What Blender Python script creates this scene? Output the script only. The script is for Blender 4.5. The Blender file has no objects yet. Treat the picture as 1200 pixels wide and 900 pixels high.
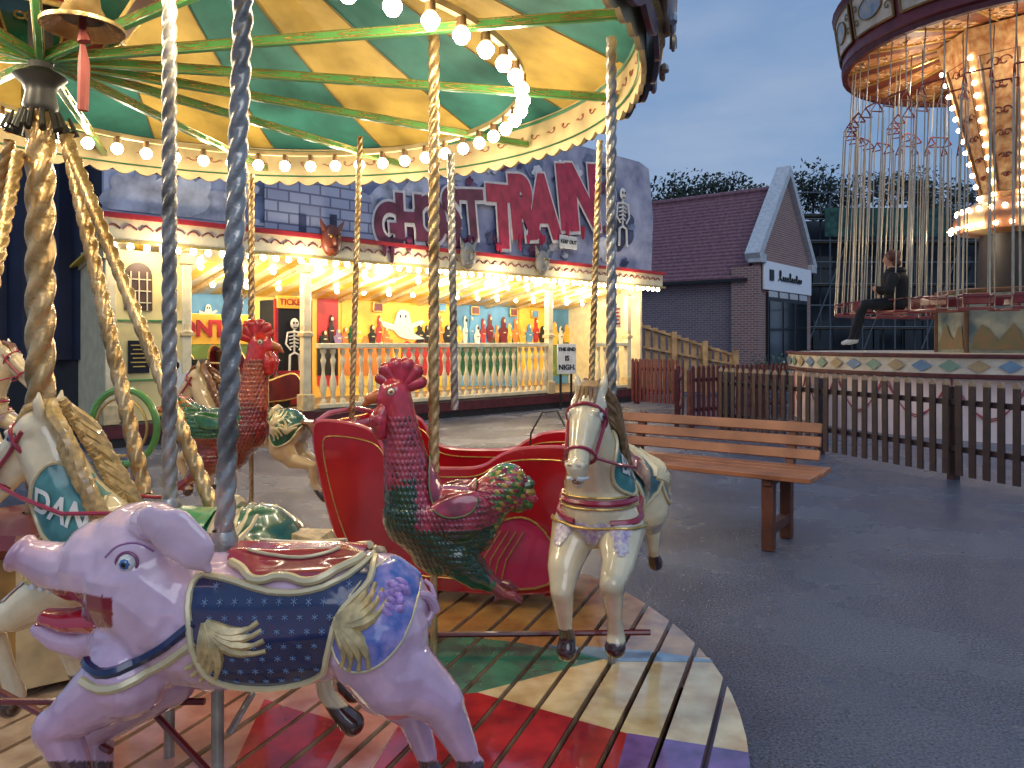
import bpy,bmesh,math,random
from mathutils import Vector,Matrix,Euler
from mathutils.bvhtree import BVHTree
RND=random.Random(7)
F=900.;H=1.35;PI=math.pi
SC=bpy.context.scene; COL=SC.collection
def V(*a): return Vector(a)
def P(px,py,Y): return V((px-600)/F*Y,Y,H-(py-400)/F*Y)
def G(px,py,z=0):
    Y=F*(H-z)/(py-400); return V((px-600)/F*Y,Y,z)
def srgb(h):
    h=h.lstrip('#'); o=[]
    for i in (0,2,4):
        c=int(h[i:i+2],16)/255; o.append(c/12.92 if c<=.04045 else ((c+.055)/1.055)**2.4)
    return tuple(o)
MATS={}
def mat(name,col,rough=.5,metal=0,var=.15,scale=9,bump=0,bscale=60,coat=0,emit=0,attr=False,col2=None,ecol=None,alpha=None):
    if name in MATS: return MATS[name]
    m=bpy.data.materials.new(name); m.use_nodes=True; nt=m.node_tree; b=nt.nodes['Principled BSDF']
    c=srgb(col) if isinstance(col,str) else col
    tc=nt.nodes.new('ShaderNodeTexCoord'); n=nt.nodes.new('ShaderNodeTexNoise'); n.inputs['Scale'].default_value=scale; n.inputs['Detail'].default_value=5
    nt.links.new(tc.outputs['Object'],n.inputs['Vector'])
    mx=nt.nodes.new('ShaderNodeMix'); mx.data_type='RGBA'
    cr=nt.nodes.new('ShaderNodeMapRange'); cr.inputs[1].default_value=.35; cr.inputs[2].default_value=.68
    nt.links.new(n.outputs['Fac'],cr.inputs[0]); nt.links.new(cr.outputs[0],mx.inputs[0])
    if attr:
        a=nt.nodes.new('ShaderNodeAttribute'); a.attribute_name='Col'
        mu=nt.nodes.new('ShaderNodeMix'); mu.data_type='RGBA'; mu.blend_type='MULTIPLY'; mu.inputs[0].default_value=1
        nt.links.new(a.outputs['Color'],mu.inputs[6]); mu.inputs[7].default_value=(1-var,1-var*1.1,1-var*1.2,1)
        nt.links.new(a.outputs['Color'],mx.inputs[6]); nt.links.new(mu.outputs[2],mx.inputs[7])
    else:
        c2=srgb(col2) if col2 else tuple(x*(1-var*1.6) for x in c)
        mx.inputs[6].default_value=(*c,1); mx.inputs[7].default_value=(*c2,1)
    nt.links.new(mx.outputs[2],b.inputs['Base Color'])
    rr=nt.nodes.new('ShaderNodeMapRange'); rr.inputs[3].default_value=max(.04,rough*.8); rr.inputs[4].default_value=min(1,rough*1.25)
    nt.links.new(n.outputs['Fac'],rr.inputs[0]); nt.links.new(rr.outputs[0],b.inputs['Roughness'])
    b.inputs['Metallic'].default_value=metal
    b.inputs['Coat Weight'].default_value=coat; b.inputs['Coat Roughness'].default_value=.08
    if emit:
        b.inputs['Emission Color'].default_value=(*(ecol or c),1); b.inputs['Emission Strength'].default_value=emit
    if bump:
        n2=nt.nodes.new('ShaderNodeTexNoise'); n2.inputs['Scale'].default_value=bscale; n2.inputs['Detail'].default_value=3
        nt.links.new(tc.outputs['Object'],n2.inputs['Vector'])
        bp=nt.nodes.new('ShaderNodeBump'); bp.inputs['Strength'].default_value=bump; bp.inputs['Distance'].default_value=.01
        nt.links.new(n2.outputs['Fac'],bp.inputs['Height']); nt.links.new(bp.outputs[0],b.inputs['Normal'])
    MATS[name]=m; return m
def brickmat(name,c1,c2,mo,w=.22,h=.075,ms=.012,off=.5):
    m=mat(name,c1,rough=.8,bump=.3); nt=m.node_tree; b=nt.nodes['Principled BSDF']
    tc=nt.nodes.new('ShaderNodeTexCoord'); s=nt.nodes.new('ShaderNodeSeparateXYZ'); nt.links.new(tc.outputs['Object'],s.inputs[0])
    ad=nt.nodes.new('ShaderNodeMath'); nt.links.new(s.outputs[0],ad.inputs[0]); nt.links.new(s.outputs[1],ad.inputs[1])
    cb=nt.nodes.new('ShaderNodeCombineXYZ'); nt.links.new(ad.outputs[0],cb.inputs[0]); nt.links.new(s.outputs[2],cb.inputs[1])
    br=nt.nodes.new('ShaderNodeTexBrick'); nt.links.new(cb.outputs[0],br.inputs['Vector'])
    br.inputs['Color1'].default_value=(*srgb(c1),1); br.inputs['Color2'].default_value=(*srgb(c2),1); br.inputs['Mortar'].default_value=(*srgb(mo),1)
    br.inputs['Scale'].default_value=1; br.inputs['Brick Width'].default_value=w; br.inputs['Row Height'].default_value=h; br.inputs['Mortar Size'].default_value=ms; br.offset=off
    for l in list(b.inputs['Base Color'].links): nt.links.remove(l)
    nt.links.new(br.outputs['Color'],b.inputs['Base Color'])
    return m
class MB:
    def __init__(s): s.v=[];s.f=[];s.m=[];s.cur=0
    def add(s,vs,fs):
        o=len(s.v); s.v+= [Vector(v) for v in vs]; s.f+=[tuple(i+o for i in f) for f in fs]; s.m+=[s.cur]*len(fs); return s
    def box(s,c,size,rot=None):
        x,y,z=[a/2 for a in size]; c=Vector(c)
        vs=[V(a*x,b*y,d*z) for a in(-1,1) for b in(-1,1) for d in(-1,1)]
        if rot is not None: vs=[rot@v for v in vs]
        return s.add([v+c for v in vs],[(0,1,3,2),(4,6,7,5),(0,4,5,1),(2,3,7,6),(0,2,6,4),(1,5,7,3)])
    def bar(s,p,q,w,h,up=(0,0,1)):
        p=Vector(p);q=Vector(q);d=(q-p); L=d.length; d.normalize(); u=Vector(up)
        if abs(d.dot(u))>.98: u=V(0,1,0)
        a=d.cross(u).normalized(); b=a.cross(d)
        M=Matrix((a,b,d)).transposed()
        return s.box((p+q)/2,(w,h,L),M)
    def tube(s,pts,r,n=8,closed=False,flat=None):
        pts=[Vector(p) for p in pts]; N=len(pts)
        if not hasattr(r,'__len__'): r=[r]*N
        vs=[];fs=[]; prev=None
        for i,p in enumerate(pts):
            if closed: t=pts[(i+1)%N]-pts[i-1]
            else: t=pts[min(i+1,N-1)]-pts[max(i-1,0)]
            if t.length<1e-9: t=V(0,0,1)
            t.normalize()
            if prev is None:
                u=V(0,0,1) if abs(t.z)<.9 else V(1,0,0); a=t.cross(u).normalized()
            else:
                a=prev-t*prev.dot(t)
                if a.length<1e-6: a=t.orthogonal()
                a.normalize()
            prev=a; b=t.cross(a)
            for k in range(n):
                an=2*PI*k/n; vs.append(p+(a*math.cos(an)+b*math.sin(an))*r[i])
        for i in range(N if closed else N-1):
            j=(i+1)%N
            for k in range(n): fs.append((i*n+k,i*n+(k+1)%n,j*n+(k+1)%n,j*n+k))
        if not closed: fs+= [tuple(range(n))[::-1],tuple((N-1)*n+k for k in range(n))]
        return s.add(vs,fs)
    def lathe(s,prof,c=(0,0,0),n=24,a0=0,a1=2*PI,cap=False,mats=None):
        c=Vector(c); full=abs(a1-a0-2*PI)<1e-6; vs=[];fs=[];m=n if full else n+1
        for r,z in prof:
            for k in range(m):
                a=a0+(a1-a0)*k/n; vs.append(c+V(r*math.cos(a),r*math.sin(a),z))
        cur=s.cur
        for i in range(len(prof)-1):
            for k in range(n):
                k2=(k+1)%m; 
                if mats: s.cur=mats(i,k)
                s.f.append(tuple(len(s.v)+q for q in (i*m+k,i*m+k2,(i+1)*m+k2,(i+1)*m+k))); s.m.append(s.cur)
        s.v+=vs; s.cur=cur; return s
    def ball(s,c,r,rot=None,n=16):
        if not hasattr(r,'__len__'): r=(r,r,r)
        vs=[];fs=[];h=n//2;c=Vector(c)
        for i in range(1,h):
            t=PI*i/h
            for k in range(n):
                a=2*PI*k/n; vs.append(V(r[0]*math.sin(t)*math.cos(a),r[1]*math.sin(t)*math.sin(a),r[2]*math.cos(t)))
        vs+=[V(0,0,r[2]),V(0,0,-r[2])]; T=len(vs)-2;B=T+1
        for i in range(h-2):
            for k in range(n): fs.append((i*n+k,(i+1)*n+k,(i+1)*n+(k+1)%n,i*n+(k+1)%n))
        for k in range(n): fs.append((T,k,(k+1)%n)); fs.append((B,(h-2)*n+(k+1)%n,(h-2)*n+k))
        if rot is not None: vs=[rot@v for v in vs]
        return s.add([v+c for v in vs],fs)
    def limb(s,pts,r,n=14):
        s.tube(pts,r,n)
        for p,q in zip(pts,r): s.ball(p,q,n=n)
        return s
    def flatlimb(s,pts,r,y0,k,n=14):
        t=MB(); t.limb(pts,r,n)
        for v in t.v: v.y=y0+(v.y-y0)*k
        return s.add(t.v,t.f)
    def prism(s,poly,ext):
        poly=[Vector(p) for p in poly]; e=Vector(ext); n=len(poly)
        return s.add(poly+[p+e for p in poly],[tuple(range(n))[::-1],tuple(range(n,2*n))]+[(i,(i+1)%n,n+(i+1)%n,n+i) for i in range(n)])
    def ring(s,c,ax,r,t,n=28,m=6,sx=1):
        ax=Vector(ax).normalized(); a=ax.orthogonal().normalized(); b=ax.cross(a); c=Vector(c)
        return s.tube([c+(a*math.cos(2*PI*k/n)*sx+b*math.sin(2*PI*k/n))*r for k in range(n)],t,m,closed=True)
    def mesh(s,name,mats,off=None,sharp=38,smooth=True):
        me=bpy.data.meshes.new(name)
        vs=[v-off for v in s.v] if off is not None else s.v
        me.from_pydata([tuple(v) for v in vs],[],s.f); 
        if not hasattr(mats,'__len__'): mats=[mats]
        for m in mats: me.materials.append(m)
        me.polygons.foreach_set('material_index',s.m)
        bm=bmesh.new(); bm.from_mesh(me); bmesh.ops.recalc_face_normals(bm,faces=bm.faces); bm.to_mesh(me); bm.free()
        if smooth:
            me.polygons.foreach_set('use_smooth',[True]*len(me.polygons)); me.set_sharp_from_angle(angle=math.radians(sharp))
        return me
WO={}
def build(name,mb,mats,parent=None,world=False,bevel=0,sharp=38,**tags):
    off=WO.get(parent.name) if (world and parent) else None
    me=mb.mesh(name,mats,off,sharp); o=bpy.data.objects.new(name,me); COL.objects.link(o)
    if parent: o.parent=parent; WO[o.name]=WO.get(parent.name,V(0,0,0))
    if bevel:
        b=o.modifiers.new('b','BEVEL'); b.width=bevel; b.segments=2; b.limit_method='ANGLE'
    for k,v in tags.items(): o[k]=v
    return o
def thing(name,label,cat,loc=(0,0,0),rz=0,group=None):
    o=bpy.data.objects.new(name,None); COL.objects.link(o); o.location=loc; o.rotation_euler=(0,0,rz); o.empty_display_size=.1
    o['label']=label;o['category']=cat
    if group:o['group']=group
    WO[o.name]=Vector(loc); return o
def dup(root,loc,rz,label,group=None,rot=None):
    r=root.copy(); COL.objects.link(r); r.location=loc; r.rotation_euler=rot or (0,0,rz); r['label']=label
    if group: r['group']=group
    for ch in list(root.children):
        c=ch.copy(); COL.objects.link(c); c.parent=r
        for g in list(ch.children):
            d=g.copy(); COL.objects.link(d); d.parent=c
    WO[r.name]=Vector(loc); return r
def evalmesh(o):
    bpy.context.view_layer.update()
    dg=bpy.context.evaluated_depsgraph_get(); return bpy.data.meshes.new_from_object(o.evaluated_get(dg))
def textmesh(body,size,ext=.004,align='CENTER',bold=0):
    cu=bpy.data.curves.new('t','FONT'); cu.body=body; cu.size=size; cu.extrude=ext; cu.align_x=align; cu.align_y='CENTER'; cu.offset=bold
    o=bpy.data.objects.new('t',cu); COL.objects.link(o); me=evalmesh(o); bpy.data.objects.remove(o); return me
def text(name,body,size,m,parent,loc,rot=(PI/2,0,0),ext=.004,bold=0,scale=(1,1,1)):
    me=textmesh(body,size,ext,bold=bold); me.name=name; me.materials.clear(); me.materials.append(m)
    o=bpy.data.objects.new(name,me); COL.objects.link(o); o.parent=parent; o.location=loc; o.rotation_euler=rot; o.scale=scale; return o
def blob(name,mb,voxel,m,parent,paint,it=6):
    me=mb.mesh('tmp',m,sharp=180); o=bpy.data.objects.new('tmp',me); COL.objects.link(o)
    r=o.modifiers.new('r','REMESH'); r.mode='VOXEL'; r.voxel_size=voxel
    s=o.modifiers.new('s','SMOOTH'); s.factor=.6; s.iterations=it
    me2=evalmesh(o); bpy.data.objects.remove(o); me2.name=name
    me2.materials.clear(); me2.materials.append(m)
    a=me2.color_attributes.new('Col','FLOAT_COLOR','POINT')
    buf=[]
    for v in me2.vertices: buf+=[*paint(v.co),1]
    a.data.foreach_set('color',buf)
    me2.polygons.foreach_set('use_smooth',[True]*len(me2.polygons))
    ob=bpy.data.objects.new(name,me2); COL.objects.link(ob); ob.parent=parent
    bv=BVHTree.FromPolygons([v.co for v in me2.vertices],[tuple(p.vertices) for p in me2.polygons])
    return ob,bv
def inpoly(x,z,poly):
    c=False;j=len(poly)-1
    for i in range(len(poly)):
        a=poly[i];b=poly[j]
        if (a[1]>z)!=(b[1]>z) and x<(b[0]-a[0])*(z-a[1])/(b[1]-a[1])+a[0]: c=not c
        j=i
    return c
def dens(poly,closed=True,step=.012):
    out=[];n=len(poly)
    for i in range(n if closed else n-1):
        a=Vector(poly[i]);b=Vector(poly[(i+1)%n]); k=max(1,int((b-a).length/step))
        out+=[a.lerp(b,j/k) for j in range(k)]
    if not closed: out.append(Vector(poly[-1]))
    return out
def smoothpoly(poly,closed=True,it=2):
    p=[Vector(a) for a in poly]
    for _ in range(it):
        q=[];n=len(p)
        for i in range(n if closed else n-1):
            a=p[i];b=p[(i+1)%n]; q+=[a.lerp(b,.25),a.lerp(b,.75)]
        if not closed: q=[p[0]]+q+[p[-1]]
        p=q
    return p
def hit(bv,x,z,s,off=.004):
    h=bv.ray_cast(V(x,s*2,z),V(0,-s,0))
    if h[0] is None: return None
    return h[0]+h[1]*off
def shell(name,body,poly,off,m,parent,side=0,extra=None):
    me=body.data; mb=MB(); mp={}; fs=[]
    for p in me.polygons:
        c=p.center
        if side and c.y*side<0: continue
        if extra and not extra(c): continue
        if inpoly(c.x,c.z,poly):
            f=[]
            for i in p.vertices:
                if i not in mp: mp[i]=len(mb.v); v=me.vertices[i]; mb.v.append(v.co+v.normal*off)
                f.append(mp[i])
            mb.f.append(tuple(f)); mb.m.append(0)
    if not mb.f: return None
    return build(name,mb,m,parent,sharp=180)
def trim(name,bv,line,r,m,parent,off=.005,sides=(-1,1),closed=True,mb=None,zmax=None):
    own=mb is None
    if own: mb=MB()
    pts=dens(line,closed)
    for s in sides:
        seg=[]
        for q in pts+([pts[0]] if closed else []):
            h=hit(bv,q[0],q[1],s,off)
            if h is None or (seg and (h-seg[-1]).length>.06):
                if len(seg)>2: mb.tube(seg,r,6)
                seg=[] if h is None else [h]
            else: seg.append(h)
        if len(seg)>2: mb.tube(seg,r,6)
    if own and mb.v: return build(name,mb,m,parent)
    return mb
def twisted(mb,p,q,r,lobes=3,amp=.26,n=18):
    pitch=r*2.7; dz=pitch/9
    p=Vector(p);q=Vector(q);d=q-p;L=d.length;d.normalize();a=d.orthogonal().normalized();b=d.cross(a)
    N=max(4,int(L/dz)); vs=[];fs=[]
    for i in range(N+1):
        t=L*i/N; ph=2*PI*t/pitch
        for k in range(n):
            an=2*PI*k/n; rr=r*(1-amp+amp*abs(math.cos(lobes*.5*an-ph*.5))*1.3)
            vs.append(p+d*t+(a*math.cos(an)+b*math.sin(an))*rr)
    for i in range(N):
        for k in range(n): fs.append((i*n+k,i*n+(k+1)%n,(i+1)*n+(k+1)%n,(i+1)*n+k))
    mb.add(vs,fs); return mb

# ---------- materials
GOLD=mat('gilded_paint','#d6b468',.28,.6,.25,30,bump=.15,bscale=90)
BRASS=mat('worn_brass','#d4b684',.27,.65,.3,9,bump=.2,bscale=70,col2='#8a6a3c')
SILVER=mat('worn_steel','#b4afa6',.3,.6,.3,9,bump=.25,bscale=70,col2='#68625a')
DIRON=mat('dark_iron','#3b3a38',.4,.5)
CREAM=mat('cream_paint','#e8d8ad',.3,0,.15,6,coat=.4)
CREAM2=mat('aged_cream_paint','#d8be8c',.4,0,.2,12)
WHITE=mat('white_paint','#dedcd2',.35,0,.1)
RED=mat('red_gloss_paint','#b01520',.2,0,.2,5,coat=.8)
DRED=mat('dark_red_paint','#6c121a',.3,0,.25,5,coat=.4)
MAROON=mat('maroon_stain','#5d2226',.6,0,.3,8,bump=.2)
BROWNF=mat('dark_brown_stain','#3c2728',.5,0,.3,8,bump=.2)
GREEN=mat('green_gloss_paint','#5a9a50',.3,0,.2,8,coat=.4)
DGREEN=mat('dark_green_paint','#1f5b40',.25,0,.3,10,coat=.5)
TEAL=mat('teal_cloth','#357c70',.65,0,.3,4,bump=.3,bscale=8)
YEL=mat('yellow_cloth','#c9a850',.65,0,.25,4,bump=.3,bscale=8)
NAVY=mat('navy_paint','#1c2754',.22,0,.2,20,coat=.6)
BLACK=mat('black_paint','#121214',.4,0,.2)
WOOD=mat('varnished_pine','#b0704a',.4,0,.3,3,bump=.25,bscale=30,col2='#7d4d32')
PALEW=mat('weathered_softwood','#c2a277',.7,0,.3,4,bump=.2)
BULB=mat('lit_bulb','#ffffff',.3,emit=34,ecol=(1,.86,.64))
BULB2=mat('lit_bulb_warm','#ffffff',.3,emit=18,ecol=(1,.82,.58))
PAINT=mat('glossy_figure_paint','#ffffff',.16,attr=True,coat=1,var=.2,scale=14,bump=.12,bscale=35)
PAINTM=mat('matt_clothing','#ffffff',.8,attr=True,var=.2)
GLASS=mat('dark_window_glass','#1a2026',.08,0,.1)
CGILT=mat('cream_gilt','#dfcb9c',.28,.1,coat=.5)

# ---------- camera, world
cam=bpy.data.cameras.new('camera'); co=bpy.data.objects.new('camera',cam); COL.objects.link(co)
cam.sensor_width=36; cam.lens=27; cam.shift_y=-50/1200; cam.clip_end=1500; cam.clip_start=.05
co.location=(0,0,H); co.rotation_euler=(PI/2,0,0); SC.camera=co
w=bpy.data.worlds.new('World'); SC.world=w; w.use_nodes=True; nt=w.node_tree; bg=nt.nodes['Background']
sky=nt.nodes.new('ShaderNodeTexSky'); sky.sky_type='NISHITA'; sky.sun_disc=False; sky.sun_elevation=math.radians(1); sky.sun_rotation=math.radians(200)
tc=nt.nodes.new('ShaderNodeTexCoord'); mp=nt.nodes.new('ShaderNodeMapping'); mp.inputs['Scale'].default_value=(1,1,3.2)
nt.links.new(tc.outputs['Generated'],mp.inputs[0])
n=nt.nodes.new('ShaderNodeTexNoise'); n.inputs['Scale'].default_value=2.2; n.inputs['Detail'].default_value=6; n.inputs['Roughness'].default_value=.55; nt.links.new(mp.outputs[0],n.inputs['Vector'])
cr=nt.nodes.new('ShaderNodeValToRGB'); cr.color_ramp.elements[0].position=.34; cr.color_ramp.elements[0].color=(*srgb('#5d82ad'),1); cr.color_ramp.elements[1].position=.68; cr.color_ramp.elements[1].color=(*srgb('#8a9cb8'),1)
nt.links.new(n.outputs['Fac'],cr.inputs[0])
sp=nt.nodes.new('ShaderNodeSeparateXYZ'); nt.links.new(tc.outputs['Generated'],sp.inputs[0])
g=nt.nodes.new('ShaderNodeValToRGB'); g.color_ramp.elements[0].position=.02; g.color_ramp.elements[0].color=(1.2,1.14,1.08,1); g.color_ramp.elements[1].position=.5; g.color_ramp.elements[1].color=(.82,.88,.96,1)
e_=g.color_ramp.elements.new(.85); e_.color=(1.5,1.45,1.4,1)
nt.links.new(sp.outputs[2],g.inputs[0])
mu=nt.nodes.new('ShaderNodeMix'); mu.data_type='RGBA'; mu.blend_type='MULTIPLY'; mu.inputs[0].default_value=1
nt.links.new(cr.outputs[0],mu.inputs[6]); nt.links.new(g.outputs[0],mu.inputs[7])
ad=nt.nodes.new('ShaderNodeMix'); ad.data_type='RGBA'; ad.inputs[0].default_value=.02
nt.links.new(mu.outputs[2],ad.inputs[6]); nt.links.new(sky.outputs[0],ad.inputs[7])
nt.links.new(ad.outputs[2],bg.inputs[0]); bg.inputs[1].default_value=1.25
sl=bpy.data.lights.new('sun','SUN'); sl.energy=.6; sl.angle=math.radians(35); sl.color=(.9,.93,1); so=bpy.data.objects.new('sun',sl); COL.objects.link(so); so.rotation_euler=(math.radians(52),0,math.radians(15))
SC.view_settings.view_transform='Standard'; SC.view_settings.look='None'; SC.view_settings.exposure=0
def lamp(loc,p,r=.04,col=(1,.78,.48)):
    l=bpy.data.lights.new('bulb_light','POINT'); l.energy=p; l.shadow_soft_size=r; l.color=col
    o=bpy.data.objects.new('bulb_light',l); COL.objects.link(o); o.location=loc; return o

# ---------- ground
ASPH=mat('damp_asphalt','#737a8c',.5,0,.3,95,bump=1.0,bscale=85,col2='#2a2e38')
nt=ASPH.node_tree; b=nt.nodes['Principled BSDF']
for x in nt.nodes:
    if x.type=='BUMP': x.inputs['Distance'].default_value=.011
pn=nt.nodes.new('ShaderNodeTexNoise'); pn.inputs['Scale'].default_value=.9; pn.inputs['Detail'].default_value=6
tcn=[x for x in nt.nodes if x.type=='TEX_COORD'][0]; nt.links.new(tcn.outputs['Object'],pn.inputs['Vector'])
pr=nt.nodes.new('ShaderNodeMapRange'); pr.inputs[1].default_value=.38; pr.inputs[2].default_value=.65; pr.inputs[3].default_value=.1; pr.inputs[4].default_value=.38
nt.links.new(pn.outputs['Fac'],pr.inputs[0])
for l in list(b.inputs['Roughness'].links): nt.links.remove(l)
nt.links.new(pr.outputs[0],b.inputs['Roughness'])
bcl=b.inputs['Base Color'].links[0].from_socket; dk=nt.nodes.new('ShaderNodeMix'); dk.data_type='RGBA'; dk.blend_type='MULTIPLY'; dk.inputs[7].default_value=(.68,.7,.76,1)
pq=nt.nodes.new('ShaderNodeMapRange'); pq.inputs[1].default_value=.62; pq.inputs[2].default_value=.4; nt.links.new(pn.outputs['Fac'],pq.inputs[0]); nt.links.new(pq.outputs[0],dk.inputs[0]); nt.links.new(bcl,dk.inputs[6]); nt.links.new(dk.outputs[2],b.inputs['Base Color'])
gm=MB(); gm.add([V(-300,-60,0),V(300,-60,0),V(300,600,0),V(-300,600,0)],[(0,1,2,3)])
o=build('ground',gm,ASPH); o['kind']='structure'

# ================= CAROUSEL =================
DC=V(-1.45,2.75,0); DR=2.2; DZ=.15
HUB=V(-1.75,2.85,0); CC=V(-1.3,3.3,0); CR=1.83
car=thing('carousel','vintage galloper roundabout with painted plank platform and striped green and yellow canopy','carousel',(DC.x,DC.y,0))
def clip(poly,a,b,c):
    out=[];n=len(poly)
    for i in range(n):
        p=poly[i];q=poly[(i+1)%n]; dp=a*p[0]+b*p[1]-c; dq=a*q[0]+b*q[1]-c
        if dp<=0: out.append(p)
        if (dp<0)!=(dq<0) and dp!=dq:
            t=dp/(dp-dq); out.append((p[0]+(q[0]-p[0])*t,p[1]+(q[1]-p[1])*t))
    return out
circ=[(DC.x+DR*math.cos(2*PI*k/96),DC.y+DR*math.sin(2*PI*k/96)) for k in range(96)]
def clipconv(poly,conv):
    A=sum(conv[i][0]*conv[(i+1)%len(conv)][1]-conv[(i+1)%len(conv)][0]*conv[i][1] for i in range(len(conv)))
    if A<0: conv=conv[::-1]
    for i in range(len(conv)):
        p=conv[i];q=conv[(i+1)%len(conv)]; ex,ey=q[0]-p[0],q[1]-p[1]
        a,b=ey,-ex; poly=clip(poly,a,b,a*p[0]+b*p[1])
        if len(poly)<3: return []
    return poly
def dkm(n_,c_,c2_): return mat(n_,c_,.1,0,.25,9,bump=.2,bscale=9,coat=1,col2=c2_)
DM=[dkm('deck_wood_cream','#dcbc98','#a37c5c'),dkm('deck_paint_ochre','#d4a05a','#a0703e'),dkm('deck_paint_green','#3f8e70','#2c6050'),dkm('deck_paint_red','#bc3030','#842026'),
    dkm('deck_paint_yellow','#ecd49e','#c49e66'),dkm('deck_paint_purple','#85609e','#5a4070'),dkm('deck_paint_blue','#8ca8be','#66808e'),dkm('deck_paint_rose','#cc9484','#a86a5c')]
def dp(*pts): return [tuple(G(x,y,DZ)[:2]) for x,y in pts]
regions=[(1,dp((380,640),(640,640),(860,700),(900,780),(720,772),(490,742))),
 (7,dp((60,905),(180,790),(330,760),(500,752),(490,815),(430,905))),
 (3,dp((270,905),(310,820),(410,850),(380,905))),
 (2,dp((470,738),(600,752),(715,772),(560,812),(488,818))),
 (3,dp((400,960),(488,818),(560,812),(760,862),(900,960))),
 (4,dp((560,812),(715,772),(900,772),(960,905),(740,862))),
 (5,dp((735,861),(950,895),(950,990),(700,990))),
 (6,dp((640,757),(760,764),(850,778),(715,776)))]
base=MB()
ang=math.atan2(347,900); du=V(math.sin(ang),math.cos(ang),0); dn=V(math.cos(ang),-math.sin(ang),0)
W=.138;gap=.02
def strip(k):
    o0=dn.dot(DC)+k*W; lo=o0+gap/2; hi=o0+W-gap/2
    return [tuple((dn*lo+du*s).xy) for s in(-9,9)]+[tuple((dn*hi+du*s).xy) for s in(9,-9)]
for k in range(-18,18):
    st=clipconv(strip(k),circ)
    if len(st)<3: continue
    dzk=RND.uniform(-.002,.002)
    base.cur=0; base.prism([V(x,y,DZ-.03+dzk) for x,y in st],(0,0,.027))
    for j,(m,rg) in enumerate(regions):
        pp_=clipconv(st,rg)
        if len(pp_)<3: continue
        base.cur=m; h=.0012*(j+1); base.prism([V(x,y,DZ-.003+dzk) for x,y in pp_],(0,0,h))
build('platform',base,DM,car,world=True,sharp=20)
eb=MB(); eb.lathe([(DR-.14,DZ-.06),(DR-.02,DZ-.06),(DR-.02,DZ-.035),(DR-.14,DZ-.035),(DR-.14,DZ-.06)],DC,96)
eb.lathe([(DR-.4,0.02),(DR-.06,.02),(DR-.06,DZ-.06)],DC,64)
build('platform_skirt',eb,DRED,car,world=True)
ub=MB(); ub.lathe([(0.01,.03),(DR-.2,.03)],DC,64); build('underframe',ub,BLACK,car,world=True)
hb=MB(); twisted(hb,HUB+V(0,0,DZ),HUB+V(0,0,2.24),.048)
build('centre_column',hb,BRASS,car,world=True,sharp=60)
cs=MB(); cs.lathe([(.3,.18),(.3,.62),(.34,.66),(.3,.7),(.06,.72)],HUB,10,mats=lambda i,k:(1 if i>0 else k%2*2)); build('centre_casing',cs,[CREAM2,DRED,mat('casing_ochre','#b98740',.4,0,.4,6)],car,world=True,sharp=20)
hc=MB(); hc.lathe([(.05,2.2),(.06,2.22),(.05,2.27),(.06,2.3),(.09,2.33),(.04,2.36),(.04,2.75),(.08,2.78),(.08,2.95)],HUB,24)
for k in range(12):
    a=2*PI*k/12+.1; d=V(math.cos(a),math.sin(a),0)
    hc.tube([HUB+d*.06+V(0,0,2.2),HUB+d*.09+V(0,0,2.12),HUB+d*.12+V(0,0,2.13),HUB+d*.1+V(0,0,2.18)],[.009,.012,.009,.005],6)
build('hub_boss',hc,DIRON,car,world=True)
drm=MB()
def q(a,r,z): return HUB+V(r*math.cos(a),r*math.sin(a),z)
for k in range(10):
    a0=2*PI*k/10;a1=2*PI*(k+1)/10
    drm.cur=k%2; drm.prism([q(a0,.28,2.52),q(a1,.28,2.52),q(a1,.5,2.86),q(a0,.5,2.86)],(0,0,.012))
build('centre_drum_panels',drm,[DRED,DGREEN],car,world=True)
dg_=MB()
for k in range(10):
    a0=2*PI*k/10;a1=2*PI*(k+1)/10;am=(a0+a1)/2
    dg_.tube([q(a0,.278,2.52),q(a0,.498,2.86)],.009,6); dg_.tube([q(a0,.28,2.515),q(a1,.28,2.515)],.011,6)
    c=HUB+V(.345*math.cos(am),.345*math.sin(am),2.665); nrm=V(math.cos(am)*.86,math.sin(am)*.86,-.5)
    for t in range(3): dg_.ring(c-V(math.cos(am),math.sin(am),0)*.012+V(-math.sin(am),math.cos(am),0)*(t-1)*.045,nrm,.028-abs(t-1)*.008,.005,14,5)
build('drum_gilding',dg_,GOLD,car,world=True)
NR=12
for k in range(NR):
    a=2*PI*(k+.35)/NR; e=CC+V(CR*math.cos(a),CR*math.sin(a),2.5); s=HUB+(e-HUB).normalized()*.06; s.z=2.40
    d=(e-s); L=d.length; dd=d.normalized(); sd=dd.cross(V(0,0,1)).normalized()
    rb=MB(); rb.bar(s,e,.026,.038); r_=build('rafter',rb,GREEN,car,world=True,bevel=.004)
    gl=MB()
    for sg in(-1,1):
        o_=sd*sg*.0145
        for z_ in(-.013,.013): gl.tube([s+o_+V(0,0,z_),e+o_+V(0,0,z_)],.002,4)
        t=.15
        while t<L-.1:
            c=s+dd*t+o_; gl.tube([c-dd*.06,c+V(0,0,.009),c+dd*.06,c-V(0,0,.009),c-dd*.06],.0022,4); t+=.2
    build('rafter_gilding',gl,GOLD,r_,world=True)
cb=MB(); NS=16
def cp(kk,t):
    a=2*PI*(kk+.4)/NS; e=CC+V((CR+.03)*math.cos(a),(CR+.03)*math.sin(a),2.64); h=HUB+V(.12*math.cos(a),.12*math.sin(a),3.7)
    p=e.lerp(h,t); p.z-=.10*math.sin(PI*t)*(.6+.4*abs(math.cos(PI*kk))); return p
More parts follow.
